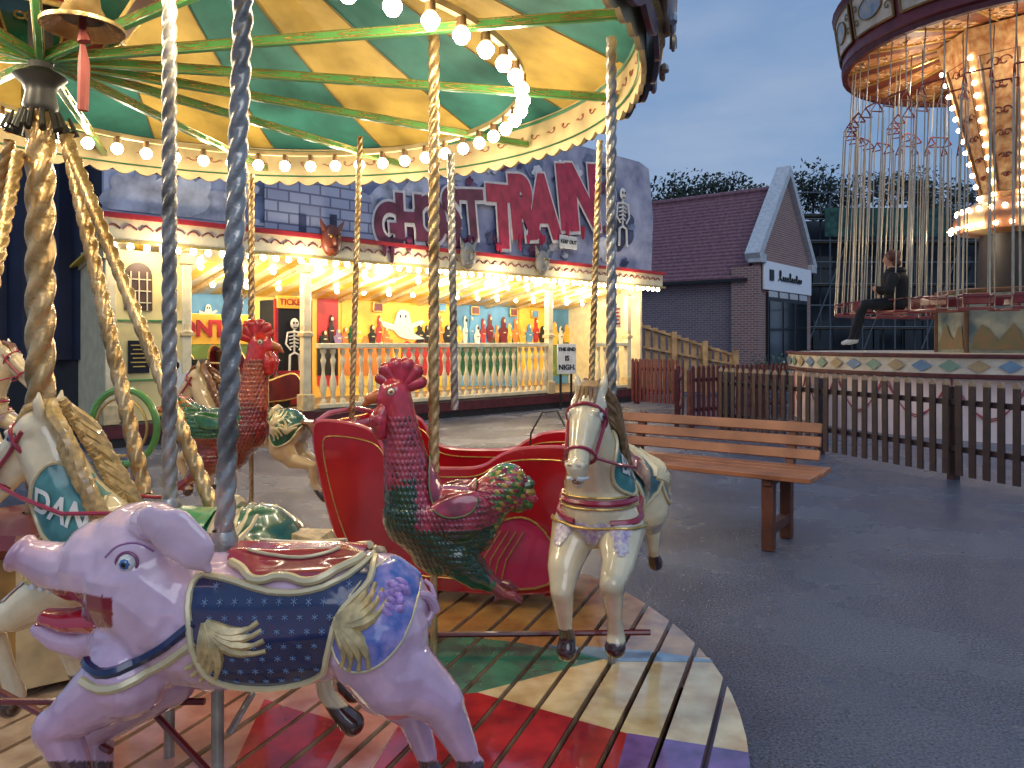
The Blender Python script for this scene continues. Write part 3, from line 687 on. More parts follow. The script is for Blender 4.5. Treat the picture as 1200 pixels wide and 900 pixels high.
# ---- rooster
def rooster(label,loc,rz,neck,breast,wing,tailc,comb,polecol,ztop,s=1.0):
    t=thing('carousel_cockerel',label,'carousel animal',loc,rz)
    m=MB()
    m.limb([V(.145,0,.42),V(.13,0,.34),V(.11,0,.22),V(.09,0,.1),V(.065,0,-.03),V(-.03,0,-.12),V(-.13,0,-.08),V(-.2,0,0)],[.062,.064,.076,.098,.126,.135,.108,.085])
    m.limb([V(-.2,0,.02),V(-.27,0,.07),V(-.31,0,.04)],[.085,.088,.07])
    m.ball(V(-.06,0,-.04),(.16,.122,.11)); m.ball(V(.17,0,.40),(.046,.05,.046))
    for sg in(-1,1):
        m.limb([V(-.08,sg*.06,-.17),V(-.15,sg*.065,-.24),V(-.2,sg*.065,-.275)],[.078,.05,.028])
        m.ball(V(-.08,sg*.112,-.02),(.13,.03,.085),Euler((0,.35,0)).to_matrix())
    cn,cb_,cw,ct=[srgb(x) for x in (neck,breast,wing,tailc)]
    def paint(c):
        f=.5+.22*(math.sin(c.x*150)*math.sin(c.z*130+c.x*40))
        if c.z>.33: col=srgb(comb)
        elif c.z>.10-.3*(c.x-.08): col=cn
        elif c.x<-.2: col=ct if math.sin(c.z*60+c.x*30)>-.3 else cw
        elif c.z<-.07 or c.x>.06: col=cb_
        else: col=cw
        return lerp3(tuple(x*.6 for x in col),tuple(min(1,x*1.25) for x in col),f)
    ob,bv=blob('body',m,.0075,PAINT,t,paint,4)
    fm=[mat('feather_'+x[1:],x,.22,0,.5,25,coat=.8) for x in (neck,breast,wing,tailc)]
    for sg in(-1,1):
        m=MB()
        for i in range(34):
            for j in range(26):
                x=-.41+i*.0175+(j%2)*.0085; z=-.22+j*.022
                if z>.33: continue
                h=hit(bv,x,z,sg,-.003)
                if h is None: continue
                hn=bv.find_nearest(h)[1]
                if abs(hn.y)<.2: continue
                if x<-.22: m.cur=[3,2,4][(i+j)%3]
                else: m.cur=0 if z>.12-.3*(x-.08) else (1 if (z<-.06 or x>.07) else 2)
                d=V(-.35,0,-.9) if x>-.05 else V(-.9,0,-.35)
                t1=(d-hn*d.dot(hn)).normalized(); t2=hn.cross(t1)
                m.ball(h,(.0105,.005,.016),Matrix((t2,hn,t1)).transposed(),8)
        build('feathers',m,fm+[mat('tail_ochre','#a8923c',.25,coat=.7)],t)
    CM=mat('comb_'+comb[1:],comb,.22,0,.3,30,coat=.8)
    m=MB()
    for x,z,r_ in((.195,.475,.022),(.175,.505,.029),(.14,.52,.033),(.1,.52,.033),(.065,.5,.029),(.048,.46,.024)): m.limb([V(.12,0,.44),V(x,0,z)],[.026,r_],10)
    for v in m.v: v.y*=.75
    build('comb',m,CM,t)
    m=MB(); m.limb([V(.195,0,.41),V(.232,0,.40),V(.258,0,.375)],[.029,.021,.006],10); build('beak',m,mat('beak_horn','#b8622c',.3,coat=.5),t)
    for sg in(-1,1):
        m=MB(); m.limb([V(.18,sg*.022,.37),V(.198,sg*.034,.325),V(.194,sg*.032,.28)],[.026,.037,.028],10); build('wattle',m,CM,t)
    for sg in(-1,1): eye(t,bv,.155,.43,sg,.014,'#c08a2a',sink=.3)
    for sg in(-1,1):
        m=MB(); a=V(-.2,sg*.065,-.275); b=V(-.25,sg*.065,-.315)
        m.limb([a,b],[.022,.018],8)
        for dx,dy in((-.07,0),(-.06,.03),(-.06,-.03),(.03,0)): m.limb([b,b+V(dx*.6,dy*.7,-.003),b+V(dx,dy,-.02)],[.015,.013,.005],8)
        build('leg',m,mat('claw_maroon','#8c3438',.3,coat=.5),t)
    m=MB()
    for i in range(9):
        a=math.radians(112-i*17); L=.085+.012*(i%2)
        for y in(-.035,0,.035):
            m.cur=(i+int(y*100))%3; c0=V(-.26,y,.045); dr=V(-math.sin(a),0,math.cos(a)).normalized()
            m.limb([c0,c0+dr*L*.6,c0+dr*L+V(-.01,y*.3,-.008)],[.02,.026,.016],8)
    build('tail_feathers',m,[fm[3],fm[2],mat('tail_ochre','#a8923c')],t)
    sd=smoothpoly([(-.17,.3),(-.16,.03),(-.1,-.01),(-.02,-.01),(.03,.05),(.02,.3)])
    shell('saddle',ob,sd,.010,mat('rooster_saddle_'+wing[1:],wing,.18,0,.4,16,coat=.9),t)
    m=MB(); trim('',bv,sd,.003,None,None,.011,mb=m); build('saddle_edging',m,mat('saddle_green_edge','#4a6a3c',.3),t)
    m=MB(); twisted(m,V(0,0,.03),V(0,0,ztop),.02); m.lathe([(.014,-.1),(.014,-(loc[2]-DZ)/s)],(0,0,0),10); build('pole',m,polecol,t,sharp=60)
    t.scale=(s,s,s); return t
rooster('green-breasted carousel cockerel with red comb, in front of the red chariot',(-.30,2.95,.715),PI+.12,'#a03048','#123e26','#a0304c','#3a733a','#b82a42',BRASS,1.75,1.04)
rooster('red-brown carousel cockerel with scarlet comb in front of the horse with green saddle',(-1.42,3.9,.93),.1,'#b85628','#8a3020','#2f7048','#c0602c','#d02c24',BRASS,1.5,.97)
hp=thing('green_hoop','green painted hoop standing between the pale horses left of the cockerel','hoop',tuple(P(145,500,3.5)))
m=MB(); m.ring(V(0,0,0),V(.2,1,0),.17,.016,40,8); build('ring',m,GREEN,hp); m=MB(); m.ring(V(0,-.02,0),V(.2,1,0),.13,.006,40,6); build('inner_ring',m,GOLD,hp)
m=MB(); m.tube([V(0,0,-.16),V(0,0,DZ-hp.location.z)],.016,8); build('stand',m,DIRON,hp)

# ---- chariot
ch=thing('carousel_chariot','red carousel chariot with gold lining and crimson seats behind the green cockerel','chariot',(-.27,3.85,DZ),math.radians(-14))
PANR=mat('chariot_rim','#c2505c',.2,coat=.8); CRIM=mat('crimson_leatherette','#8c1226',.3,0,.2,8,bump=.2,coat=.3); CPINK=mat('chariot_pink','#c8305c',.2,0,.2,5,coat=.8)
def side(y,near):
    o0=[(-.64,.80),(-.56,.82),(-.38,.80),(-.3,.76),(-.26,.66),(-.18,.61),(.06,.61),(.22,.62),(.3,.68),(.40,.72),(.62,.73),(.72,.70),(.70,.5),(.66,.36),(.62,.18),(.54,.06),(-.4,.06),(-.5,.25),(-.58,.5)]
    out=smoothpoly(o0,it=2)
    m=MB(); m.prism([V(x,y-.012,z) for x,z in out],(0,.024,0)); o=build('side_panel',m,RED,ch,sharp=30)
    m=MB(); m.tube([V(x,y,z) for x,z in out],.012,8,closed=True); build('panel_rim',m,PANR,o)
    if near:
        m=MB(); pk_=smoothpoly([(.14,.09),(.2,.26),(.3,.40),(.46,.42),(.58,.26),(.54,.09)]); m.prism([V(x,y-.018,z) for x,z in pk_],(0,.004,0)); build('pink_inset',m,CPINK,o)
        m=MB()
        for f_ in range(4): m.tube([V(.2+.035*f_,y-.024,.1),V(.23+.035*f_,y-.024,.22),V(.31+.035*f_,y-.024,.35)],.0035,5)
        m.tube([V(x,y-.02,z) for x,z in pk_],.005,5,closed=True); build('inset_flutes',m,GOLD,o)
    m=MB()
    inn=[(x*.92,.40+(z-.40)*.84) for x,z in out]; m.tube([V(x,y-.014,z) for x,z in inn],.003,5,closed=True)
    build('gold_lining',m,GOLD,o)
side(-.31,True); side(.31,False)
m=MB(); m.prism([V(-.63,-.3,.80),V(-.5,-.3,.25),V(-.4,-.3,.06),V(-.37,-.3,.06),V(-.47,-.3,.25),V(-.60,-.3,.80)],(0,.6,0)); o=build('end_panel',m,RED,ch)
m=MB(); m.tube([V(-.62,-.31,.81),V(-.63,-.15,.84),V(-.63,.15,.84),V(-.62,.31,.81)],.013,8); build('panel_rim',m,PANR,ch)
m=MB(); m.prism([V(.70,-.3,.66),V(.66,-.3,.36),V(.62,-.3,.18),V(.54,-.3,.06),V(.50,-.3,.06),V(.58,-.3,.18),V(.62,-.3,.36),V(.66,-.3,.66)],(0,.6,0)); build('end_panel',m,RED,ch)
m=MB(); m.box((0,0,.08),(.78,.6,.04)); build('floor',m,CPINK,ch)
m=MB(); m.box((-.33,0,.4),(.34,.58,.09)); m.box((-.33,0,.22),(.3,.58,.28)); build('seat',m,CRIM,ch,bevel=.025)
m=MB(); m.box((-.53,0,.6),(.07,.58,.38),Euler((0,-.22,0)).to_matrix()); build('backrest',m,CRIM,ch,bevel=.025)
m=MB(); m.box((.36,0,.38),(.26,.58,.09)); m.box((.38,0,.2),(.24,.58,.26)); build('seat',m,CRIM,ch,bevel=.025)
m=MB(); m.box((.58,0,.58),(.07,.58,.3),Euler((0,.1,0)).to_matrix()); build('backrest',m,CPINK,ch,bevel=.025)
m=MB(); m.tube([V(.3,.24,.5),V(.32,.24,.72),V(.38,.24,.83),V(.46,.24,.84),V(.5,.24,.76)],.005,8); build('grab_rail',m,DIRON,ch)
for nm,px,y0,y1,Y,r_ in (('l',412,160,498,4.05,.015),('r',693,165,452,3.75,.015),('m',533,290,480,4.15,.02)):
    a_=P(px,y1,Y); m=MB()
    twisted(m,a_,P(px+(10 if nm!='m' else -5),y0 if nm!='m' else 180,Y),r_)
    w_=WO[ch.name]; Rm=Matrix.Rotation(math.radians(14),3,'Z'); m.v=[Rm@(v-w_) for v in m.v]; build('pole',m,BRASS if nm!='m' else SILVER,ch,sharp=60)

# ================= BENCH =================
bn=thing('park_bench','slatted brown wooden bench on the asphalt between the cream horse and the picket fence','bench',(1.15+.582*.24,5.245+.813*.24,0),math.atan2(-.582,.813))
for i in range(4):
    m=MB(); m.box((RND.uniform(-.005,.005),-.2+i*.135,.485+RND.uniform(-.003,.003)),(1.72,.115,.035)); build('seat_slat',m,WOOD,bn,bevel=.006)
for i in range(3):
    m=MB(); m.box((0,.3+i*.028,.57+i*.09),(1.56,.03,.07),Euler((-.3,0,0)).to_matrix()); build('backrest_slat',m,WOOD,bn,bevel=.005)
WD2=mat('dark_oak','#6a3c28',.5,0,.3,5,bump=.3)
for x in(-.58,.58):
    for nm,c_,s_ in (('leg',(x,-.18,.235),(.075,.075,.465)),('leg',(x,.22,.235),(.075,.075,.465)),('stretcher',(x,.02,.14),(.06,.33,.07)),('seat_bearer',(x,.02,.445),(.06,.5,.05))):
        m=MB(); m.box(c_,s_); build(nm,m,WD2,bn,bevel=.006)
    m=MB(); m.bar(V(x,.275,.40),V(x,.40,.79),.06,.05,(0,1,0)); build('back_post',m,WD2,bn,bevel=.006)

# ================= FENCES =================
PK_=MB(); PK_.prism([V(-.035,0,0),V(.035,0,0),V(.035,0,.86),V(.022,0,.9),V(0,0,.915),V(-.022,0,.9),V(-.035,0,.86)],(0,.02,0))
def fence(label,p,q,sp,m1,m2,hs=1.0,z0=0.06,wx=1):
    p=V(*p,0);q=V(*q,0); d=q-p;L=d.length; t=thing('picket_fence',label,'fence',p,math.atan2(d.y,d.x))
    me=PK_.mesh('picket',m1); tipm=MB(); tipm.prism([V(-.037,-.002,.865),V(.037,-.002,.865),V(.037,-.002,.872),V(.023,-.002,.906),V(0,-.002,.922),V(-.023,-.002,.906),V(-.037,-.002,.872)],(0,.024,0)); tm=tipm.mesh('picket_tip',m2)
    n=int(L/sp)
    for i in range(n+1):
        o=bpy.data.objects.new('picket',me); COL.objects.link(o); o.parent=t; o.location=(i*sp+RND.uniform(-.004,.004),RND.uniform(-.002,.002),z0); o.rotation_euler=(0,RND.uniform(-.012,.012),0); o.scale=(wx,1,hs)
        s_=bpy.data.objects.new('picket_tip',tm); COL.objects.link(s_); s_.parent=o
    for z in(.25,.7):
        m=MB(); m.box((L/2,.045,z*hs+z0),(L+.1,.035,.055)); build('rail',m,m1,t,bevel=.005)
    for i in range(int(L/1.8)+1):
        m=MB(); m.box((min(i*1.8,L)+.04,.1,.45),(.09,.08,.92)); build('post',m,m1,t,bevel=.006)
    return t
TIP=mat('tan_picket_tip','#9c8468',.5)
fence('dark brown picket fence with pale tips on the right, nearest the camera',(2.95,10.9),(4.95,5.6),.145,BROWNF,TIP,wx=.95)
fence('maroon picket fence turning the corner in front of the swing ride base',(2.75,11.6),(4.7,13.1),.12,MAROON,MAROON)
fence('short maroon picket fence beside the end of the ghost train',(2.6,16.6),(3.4,15.6),.11,MAROON,MAROON)
fence('maroon picket fence running back from the corner towards the ghost train',(2.7,12.1),(3.45,15.4),.12,MAROON,MAROON)
Yf=19.0
t=thing('timber_fence','pale timber stepped fence in front of the brick building','fence',((750-600)/F*Yf,Yf,0))
for i in range(13):
    px=750+i*9; top=378+i*3.0
    m=MB(); a_=P(px,430,Yf);b_=P(px,top,Yf); a_.z=0.1; m.bar(a_,b_,.13,.03,(0,1,0)); build('board',m,PALEW,t,world=True,bevel=.004)
m=MB(); m.bar(P(745,380,Yf-.06),P(866,418,Yf-.06),.05,.12,(0,1,0)); build('handrail',m,PALEW,t,world=True)
m=MB(); m.bar(P(745,405,Yf-.06),P(866,428,Yf-.06),.05,.1,(0,1,0)); build('lower_rail',m,PALEW,t,world=True)
for px in(748,790,826,862):
    m=MB(); a_=P(px,400,Yf-.15); a_.z=0; b_=P(px,376+(px-748)*.3,Yf-.15); m.bar(a_,b_,.12,.12,(0,1,0)); build('post',m,PALEW,t,world=True)

# ================= GHOST TRAIN =================
GA=math.atan2(.701,.713)
gt=thing('ghost_train','lit ghost train ride with cream balustrade, bulb-lined canopy and painted banner board','fairground ride',(-3,11.8,0),GA)
def S(px,d=0):
    k=(px-600)/F; return (k*(11.8+.713*d)+3+.701*d)/(.713-.701*k)
def Z(px,py,d=0):
    Y=11.8+.701*S(px,d)+.713*d; return H-(py-400)/F*Y
m=MB(); m.box((2.7,1.6,.13),(11.4,3.4,.26)); build('plinth',m,mat('plinth_dark','#2a2423',.7,0,.3),gt)
m=MB(); m.box((2.7,1.6,.285),(11.4,3.3,.05)); build('floor',m,mat('ride_floor','#7a6a58',.5,0,.3),gt)
m=MB(); m.box((2.7,-.105,.2),(11.5,.03,.16)); build('kerb_board',m,MAROON,gt)
DBACK=2.2
m=MB(); m.box((2.7,DBACK+.04,1.25),(11.4,.06,2.0)); build('back_wall',m,mat('painted_backdrop','#e8c058',.5,0,.3,1.2,col2='#d09838'),gt)
for x in(-2.97,8.37):
    m=MB(); m.box((x,1.1,1.4),(.06,2.2,2.3)); build('end_wall',m,CREAM,gt)
def flat(name,pts,mm,d,ext=.012,par=None):
    mb=MB(); mb.prism([V(S(x,d),d,Z(x,y,d)) for x,y in pts],(0,-ext,0)); return build(name,mb,mm,par or gt)
SKYB=mat('scenery_blue','#5a9ac8',.5,0,.3,2); ORG=mat('scenery_orange','#e08438',.5,0,.3,2); OLV=mat('scenery_green','#6d8a4a',.5,0,.3,3); SRED=mat('scenery_red','#b8282e',.5,0,.3,3)
SYEL=mat('scenery_yellow','#f0c648',.5,0,.2,2,col2='#e09c34'); SMAU=mat('scenery_mauve','#9a7fac',.5,0,.3,3)
D0=DBACK
for x0,x1,y0,mm in((222,296,342,SKYB),(372,396,347,SRED),(400,528,348,SYEL),(532,606,352,SKYB),(608,640,353,SYEL),(645,680,354,SKYB),(684,730,355,SYEL)):
    flat('scenery_panel',[(x0,y0),(x1,y0),(x1,452),(x0,452)],mm,D0)
def wavy(x0,x1,yb,amp,mm,d,seed):
    r=random.Random(seed); n_=9; pts=[(x0,yb+30)]+[(x0+(x1-x0)*i/n_,yb-amp*r.random()) for i in range(n_+1)]+[(x1,yb+30)]
    flat('painted_hills',pts,mm,d,.006)
for i,(x0,x1,mm) in enumerate(((222,296,OLV),(372,396,BLACK),(400,460,ORG),(470,528,SRED),(532,606,DGREEN),(645,680,OLV),(684,730,SMAU))): wavy(x0,x1,410,20,mm,D0-.014,i)
def ghost(cx,cy,h,d,w=.45,par=None):
    pts=[]
    for i in range(13): a=PI*i/12; pts.append((cx+math.cos(a)*h*w*.38,cy-h*.22-math.sin(a)*h*.26))
    pts+=[(cx-h*w*.5,cy+h*.0),(cx-h*w*1.2,cy-h*.12),(cx-h*w*1.1,cy+h*.08),(cx-h*w*.5,cy+h*.2),(cx-h*w*.2,cy+h*.4),(cx+h*w*.3,cy+h*.5),(cx+h*w*1.2,cy+h*.48),(cx+h*w*.6,cy+h*.3),(cx+h*w*.55,cy+h*.12),(cx+h*w*1.2,cy-h*.05),(cx+h*w*1.0,cy-h*.15),(cx+h*w*.45,cy-h*.02)]
    o=flat('painted_ghost',pts,WHITE,d,.01,par)
    for sx in(-.09,.09):
        mb=MB(); c=V(S(cx+sx*h*w*1.6,d),d-.014,Z(cx,cy-h*.26,d)); mb.ball(c,(.022*h/40,.006,.04*h/40),n=10); build('eye_spot',mb,BLACK,o)
ghost(472,380,36,D0-.03,.6); ghost(244,366,20,D0-.03); ghost(705,392,22,D0-.03,.4)
RQ=random.Random(5)
cols=[SRED,DGREEN,BLACK,SMAU,WHITE,SYEL,ORG,BLACK,SKYB,DRED]
xs=[228,236,262,272,284,380,388,396,404,412,420,436,444,452,492,500,508,516,524,538,545,552,559,566,574,582,590,597,604,612,620,628,636,650,657,664,671,678,690,697,716,724]
for cx in xs:
    col=RQ.choice(cols); hgt=RQ.uniform(14,34); wd=RQ.uniform(2,4.2); by=404-RQ.uniform(0,4)
    pts=[(cx-wd*.8,by),(cx-wd*1.3,by-hgt*.5),(cx-wd*.6,by-hgt*.62)]+[(cx-wd*.7*math.cos(PI*i/6),by-hgt*.75-math.sin(PI*i/6)*hgt*.25) for i in range(7)]+[(cx+wd*.6,by-hgt*.62),(cx+wd*1.3,by-hgt*.5),(cx+wd*.8,by)]
    o=flat('painted_figure',pts,col,D0-.024-RQ.random()*.004,.01)
    mb=MB(); mb.ball(V(S(cx,D0),D0-.045,Z(cx,by-hgt*.84,D0)),(.03,.008,.04),n=10); mb.box((S(cx,D0),D0-.045,Z(cx,by-hgt*.4,D0)),(.07,.008,.02)); build('figure_detail',mb,CREAM if col is not WHITE else BLACK,o)
for cx,cy in((441,360),(516,360),(555,364),(600,366),(625,368)):
    z=Z(cx,cy,D0);s_=S(cx,D0); m=MB(); m.box((s_,D0-.05,z),(.24,.03,.2)); o=build('picture_frame',m,GOLD,gt,bevel=.01); m=MB(); m.box((s_,D0-.07,z),(.18,.02,.14)); build('picture_canvas',m,RQ.choice([SKYB,OLV,DRED]),o)
tb=thing('ticket_booth','black and red ticket booth with TICKETS sign and painted skeleton','booth',(0,0,0))
dB=.7; sB=S(343,dB); org=V(-3,11.8,0)+V(.713,.701,0)*sB+V(-.701,.713,0)*dB; tb.location=(org.x,org.y,.31); tb.rotation_euler=(0,0,GA)
m=MB(); m.box((0,.25,.85),(.62,.5,1.7)); build('cabin',m,BLACK,tb)
for x in(-.3,.3): 
    m=MB(); m.box((x,-.02,.85),(.05,.05,1.72)); build('post',m,RED,tb)
m=MB(); m.box((0,-.03,1.66),(.6,.05,.2)); build('sign_board',m,SYEL,tb,bevel=.01)
text('sign_lettering','TICKETS',.135,SRED,tb,(0,-.06,1.66),bold=.003)
m=MB(); m.box((0,-.03,.3),(.6,.03,.55)); build('counter_front',m,SRED,tb)
def skel(c,zc,s,d):
    m=MB(); m.ball(V(c,d,zc),(.075*s,.03,.09*s),n=12); m.tube([V(c,d+.01,zc-.08*s),V(c,d+.01,zc-.47*s)],.016*s,6)
    for i in range(5): m.tube([V(c-(.1-i*.008)*s,d+.02,zc-(.15+i*.055)*s),V(c,d-.015,zc-(.13+i*.055)*s),V(c+(.1-i*.008)*s,d+.02,zc-(.15+i*.055)*s)],.012*s,6)
    for sg in(-1,1): m.tube([V(c,d,zc-.12*s),V(c+sg*.12*s,d,zc-.14*s),V(c+sg*.15*s,d,zc-.32*s),V(c+sg*.07*s,d-.01,zc-.42*s)],.014*s,6); m.tube([V(c,d,zc-.46*s),V(c+sg*.08*s,d,zc-.5*s),V(c+sg*.09*s,d,zc-.75*s)],.018*s,6)
    h_=MB()
    for sg in(-1,1): h_.ball(V(c+sg*.028*s,d-.03,zc+.015*s),(.018*s,.008,.022*s),n=8)
    h_.box((c,d-.03,zc-.055*s),(.06*s,.008,.012*s)); return m,h_
a_,b_=skel(0,1.32,1,-.06); o=build('painted_skeleton',a_,WHITE,tb); build('skull_hollows',b_,BLACK,o)
m=MB(); m.box((2.75,-.34,2.74),(11.9,.06,.3)); build('canopy_fascia',m,CREAM,gt,bevel=.01)
m=MB(); m.box((2.75,-.40,2.9),(12.0,.07,.06)); build('fascia_cornice',m,SRED,gt)
m=MB(); m.box((2.75,-.39,2.585),(12.0,.05,.04)); build('fascia_lower_moulding',m,GOLD,gt)
m=MB()
for i in range(60):
    m.tube([V(-3.1+i*.195+.16*j/8,-.385,2.74+.05*math.sin(PI*j/8)) for j in range(9)],.012,5)
build('fascia_scrolls',m,mat('fascia_maroon','#8a4a48',.4),gt)
m=MB()
def cz(d): return 2.64-(d+.3)/2.5*.5
for i in range(60):
    s0=-3.1+i*.197; m.cur=i%2; m.prism([V(s0,-.3,cz(-.3)),V(s0+.195,-.3,cz(-.3)),V(s0+.195,2.22,cz(2.22)),V(s0,2.22,cz(2.22))],(0,0,.03))
build('ceiling',m,[mat('ceiling_yellow','#e8bc48',.5),CREAM],gt)
for i in range(13):
    m=MB(); m.bar(V(-3+i*.95,-.28,cz(-.28)-.03),V(-3+i*.95,2.2,cz(2.2)-.03),.05,.06); build('ceiling_beam',m,CREAM2,gt)
bb2=MB(); bb2.ball(V(0,0,0),.042,n=10); bm2=bb2.mesh('light_bulb',BULB)
for i in range(60):
    o=bpy.data.objects.new('light_bulb',bm2); COL.objects.link(o); o.parent=gt; o.location=(-3+i*.196,-.33,2.53)
for j,(dd,nn) in enumerate(((.5,20),(1.4,20))):
    for i in range(nn):
        o=bpy.data.objects.new('light_bulb',bm2); COL.objects.link(o); o.parent=gt; o.location=(-2.7+i*.56,dd,cz(dd)-.06)
for i in range(8):
    s0=-2.3+i*1.35; lw=V(-3,11.8,0)+V(.713,.701,0)*s0+V(-.701,.713,0)*.7; lamp((lw.x,lw.y,2.2),48,.08,(1,.86,.62))
for i in range(6):
    s0=-2.4+i*1.95; lw=V(-3,11.8,0)+V(.713,.701,0)*s0-V(-.701,.713,0)*.65; lamp((lw.x,lw.y,2.5),26,.08,(1,.84,.6))
def tpost(s0):
    m=MB(); m.box((s0,0,1.42),(.13,.13,2.25)); p_=build('post',m,CREAM,gt,bevel=.012)
    m=MB(); m.box((s0,0,.42),(.19,.19,.25)); m.box((s0,0,1.45),(.18,.18,.06)); m.box((s0,0,2.45),(.2,.2,.12)); m.lathe([(.1,.0),(.08,.03),(.08,.1)],(s0,0,1.48),12); build('post_moulding',m,CREAM2,p_,bevel=.008)
for px in(358,643,735): tpost(S(px))
tpost(-2.95); tpost(-2.0)
bal=MB(); bal.lathe([(.03,0),(.045,.0),(.045,.05),(.025,.08),(.04,.16),(.055,.26),(.05,.36),(.028,.45),(.022,.52),(.03,.6),(.045,.68),(.028,.72),(.025,.76),(.045,.8),(.045,.85)],(0,0,0),12); balm=bal.mesh('baluster',CREAM)
sa,sb=S(372),S(640); n=30
for i in range(n):
    o=bpy.data.objects.new('baluster',balm); COL.objects.link(o); o.parent=gt; o.location=(sa+.1+(sb-sa-.15)*i/(n-1),0,.38)
for i in range(5):
    o=bpy.data.objects.new('baluster',balm); COL.objects.link(o); o.parent=gt; o.location=(S(690)+.1+i*.22,0,.38)
m=MB(); m.box(((sa+sb)/2,0,1.28),(sb-sa-.02,.13,.08)); build('handrail',m,CREAM,gt,bevel=.01); m=MB(); m.box(((sa+sb)/2,0,.35),(sb-sa-.02,.14,.07)); build('bottom_rail',m,CREAM,gt,bevel=.01)
m=MB(); m.box((S(705)+.3,0,1.28),(1.3,.13,.08)); build('handrail',m,CREAM,gt,bevel=.01); m=MB(); m.box((S(705)+.3,0,.35),(1.3,.13,.07)); build('bottom_rail',m,CREAM,gt,bevel=.01)
m=MB(); m.box((-2.47,-.03,1.42),(.86,.04,2.2)); pn_=build('painted_wall_panel',m,mat('panel_cream','#f0d890',.45,0,.2,2),gt)
m=MB(); m.box((-2.47,-.06,.85),(.8,.02,.02)); m.box((-2.47,-.06,1.62),(.8,.02,.02)); build('panel_line',m,GREEN,pn_)
m=MB(); a_=-2.62
m.prism([V(a_-.17,-.07,1.75),V(a_+.17,-.07,1.75),V(a_+.17,-.07,2.2)]+[V(a_+.17*math.cos(PI*i/8),-.07,2.2+.17*math.sin(PI*i/8)) for i in range(1,8)]+[V(a_-.17,-.07,2.2)],(0,.02,0)); wn=build('arched_window',m,mat('win_brown','#5a4030',.4),pn_)
m=MB()
for x in(-.1,0,.1): m.box((a_+x,-.085,2.0),(.014,.015,.5))
for z in(1.85,2.0,2.15): m.box((a_,-.085,z),(.3,.015,.014))
build('window_bars',m,CREAM,wn)
ghost(205,440,46,-.075,.4,None)
m=MB(); m.box((-2.62,-.07,1.15),(.26,.02,.42)); sg_=build('notice_board',m,BLACK,pn_); m=MB()
for i in range(6): m.box((-2.62,-.085,1.3-i*.055),(.2-.05*(i%2),.008,.014))
build('notice_lines',m,YEL,sg_)
m=MB(); m.tube([V(-2.2,-.08,1.7),V(-2.2,-.14,1.78),V(-2.2,-.14,1.9)],.015,6); m.ball(V(-2.2,-.14,1.98),(.05,.05,.08)); build('wall_lantern',m,BLACK,pn_)
sT=S(256,.9); zT=Z(256,386,.9); m=MB(); m.box((sT,.9,zT),(1.05,.05,.46)); stb=build('station_board',m,SYEL,gt,bevel=.01)
text('station_lettering','ONTON',.33,SRED,stb,(sT,.865,zT),bold=.014)
# banner board
BAN=mat('banner_painted_sky','#b4b8ca',.55,0,.3,1.6,col2='#6a7090')
z1=5.35
m=MB(); m.prism([V(-3.1,-.30,2.93),V(8.35,-.30,2.93),V(8.42,-.30,4.2),V(8.25,-.30,z1-.1),V(7.9,-.30,z1),V(-3.1,-.30,z1)],(0,.08,0)); bnb=build('banner_board',m,BAN,gt)
RR=random.Random(11)
def bs(px): return S(px,-.3)
def bz(px,py): return Z(px,py,-.3)
CLs=[mat('banner_cloud','#d4d4de',.55,0,.4,4),mat('banner_slate','#4a5070',.55,0,.4,4),mat('banner_mauve','#8a7ca0',.55,0,.4,4),mat('banner_white','#ecebee',.55,0,.3,4),mat('banner_steel','#7a88a4',.55,0,.4,4),mat('banner_plum','#7a3c58',.55,0,.4,4)]
def curl(cx,cz_,sc_,mm,d,i):
    m=MB(); nn=RR.randint(4,7); pts=[]; a0=RR.random()*6; el=RR.uniform(.4,1.1)
    for k in range(nn*7):
        a=2*PI*k/(nn*7); rr=1+.35*abs(math.sin(a*nn/2+a0))*(1+.5*math.sin(a+a0)); 
        z=min(z1-.12,max(2.98,cz_+sc_*el*rr*math.sin(a+.3))); x=min(8.2,cx+sc_*rr*math.cos(a)); pts.append(V(x,d,z))
    m.prism(pts,(0,-.004,0)); build('painted_cloud',m,mm,bnb)
for i in range(96):
    px=RR.uniform(330,738) if i>16 else RR.uniform(150,320); py=RR.uniform(185,312)
    curl(bs(px),bz(px,py),RR.uniform(.12,.42)*(1-.6*(i>40)),CLs[i%6] if i>16 else CLs[(0,3,4)[i%3]],-.304-.00045*i,i)
BRK=brickmat('banner_brick','#a8aec2','#9398ae','#6c6e84',.34,.16,.015)
m=MB(); m.prism([V(bs(308),-.352,2.95),V(bs(308),-.352,3.6),V(bs(330),-.352,3.75),V(bs(345),-.352,4.05),V(bs(400),-.352,4.1),V(bs(415),-.352,3.8),V(bs(432),-.352,3.6),V(bs(440),-.352,2.95)],(0,-.008,0)); build('painted_castle_wall',m,BRK,bnb)
for px in(352,388): 
    m=MB(); m.box((bs(px),-.364,bz(px,262)),(.12,.01,.26)); build('painted_castle_window',m,CLs[1],bnb)
BCR=mat('banner_cream','#ece2d8',.5); BLR=mat('banner_letter_red','#c03050',.4,0,.3,4); BLD=mat('banner_letter_dark','#7c3450',.4,0,.4,3)
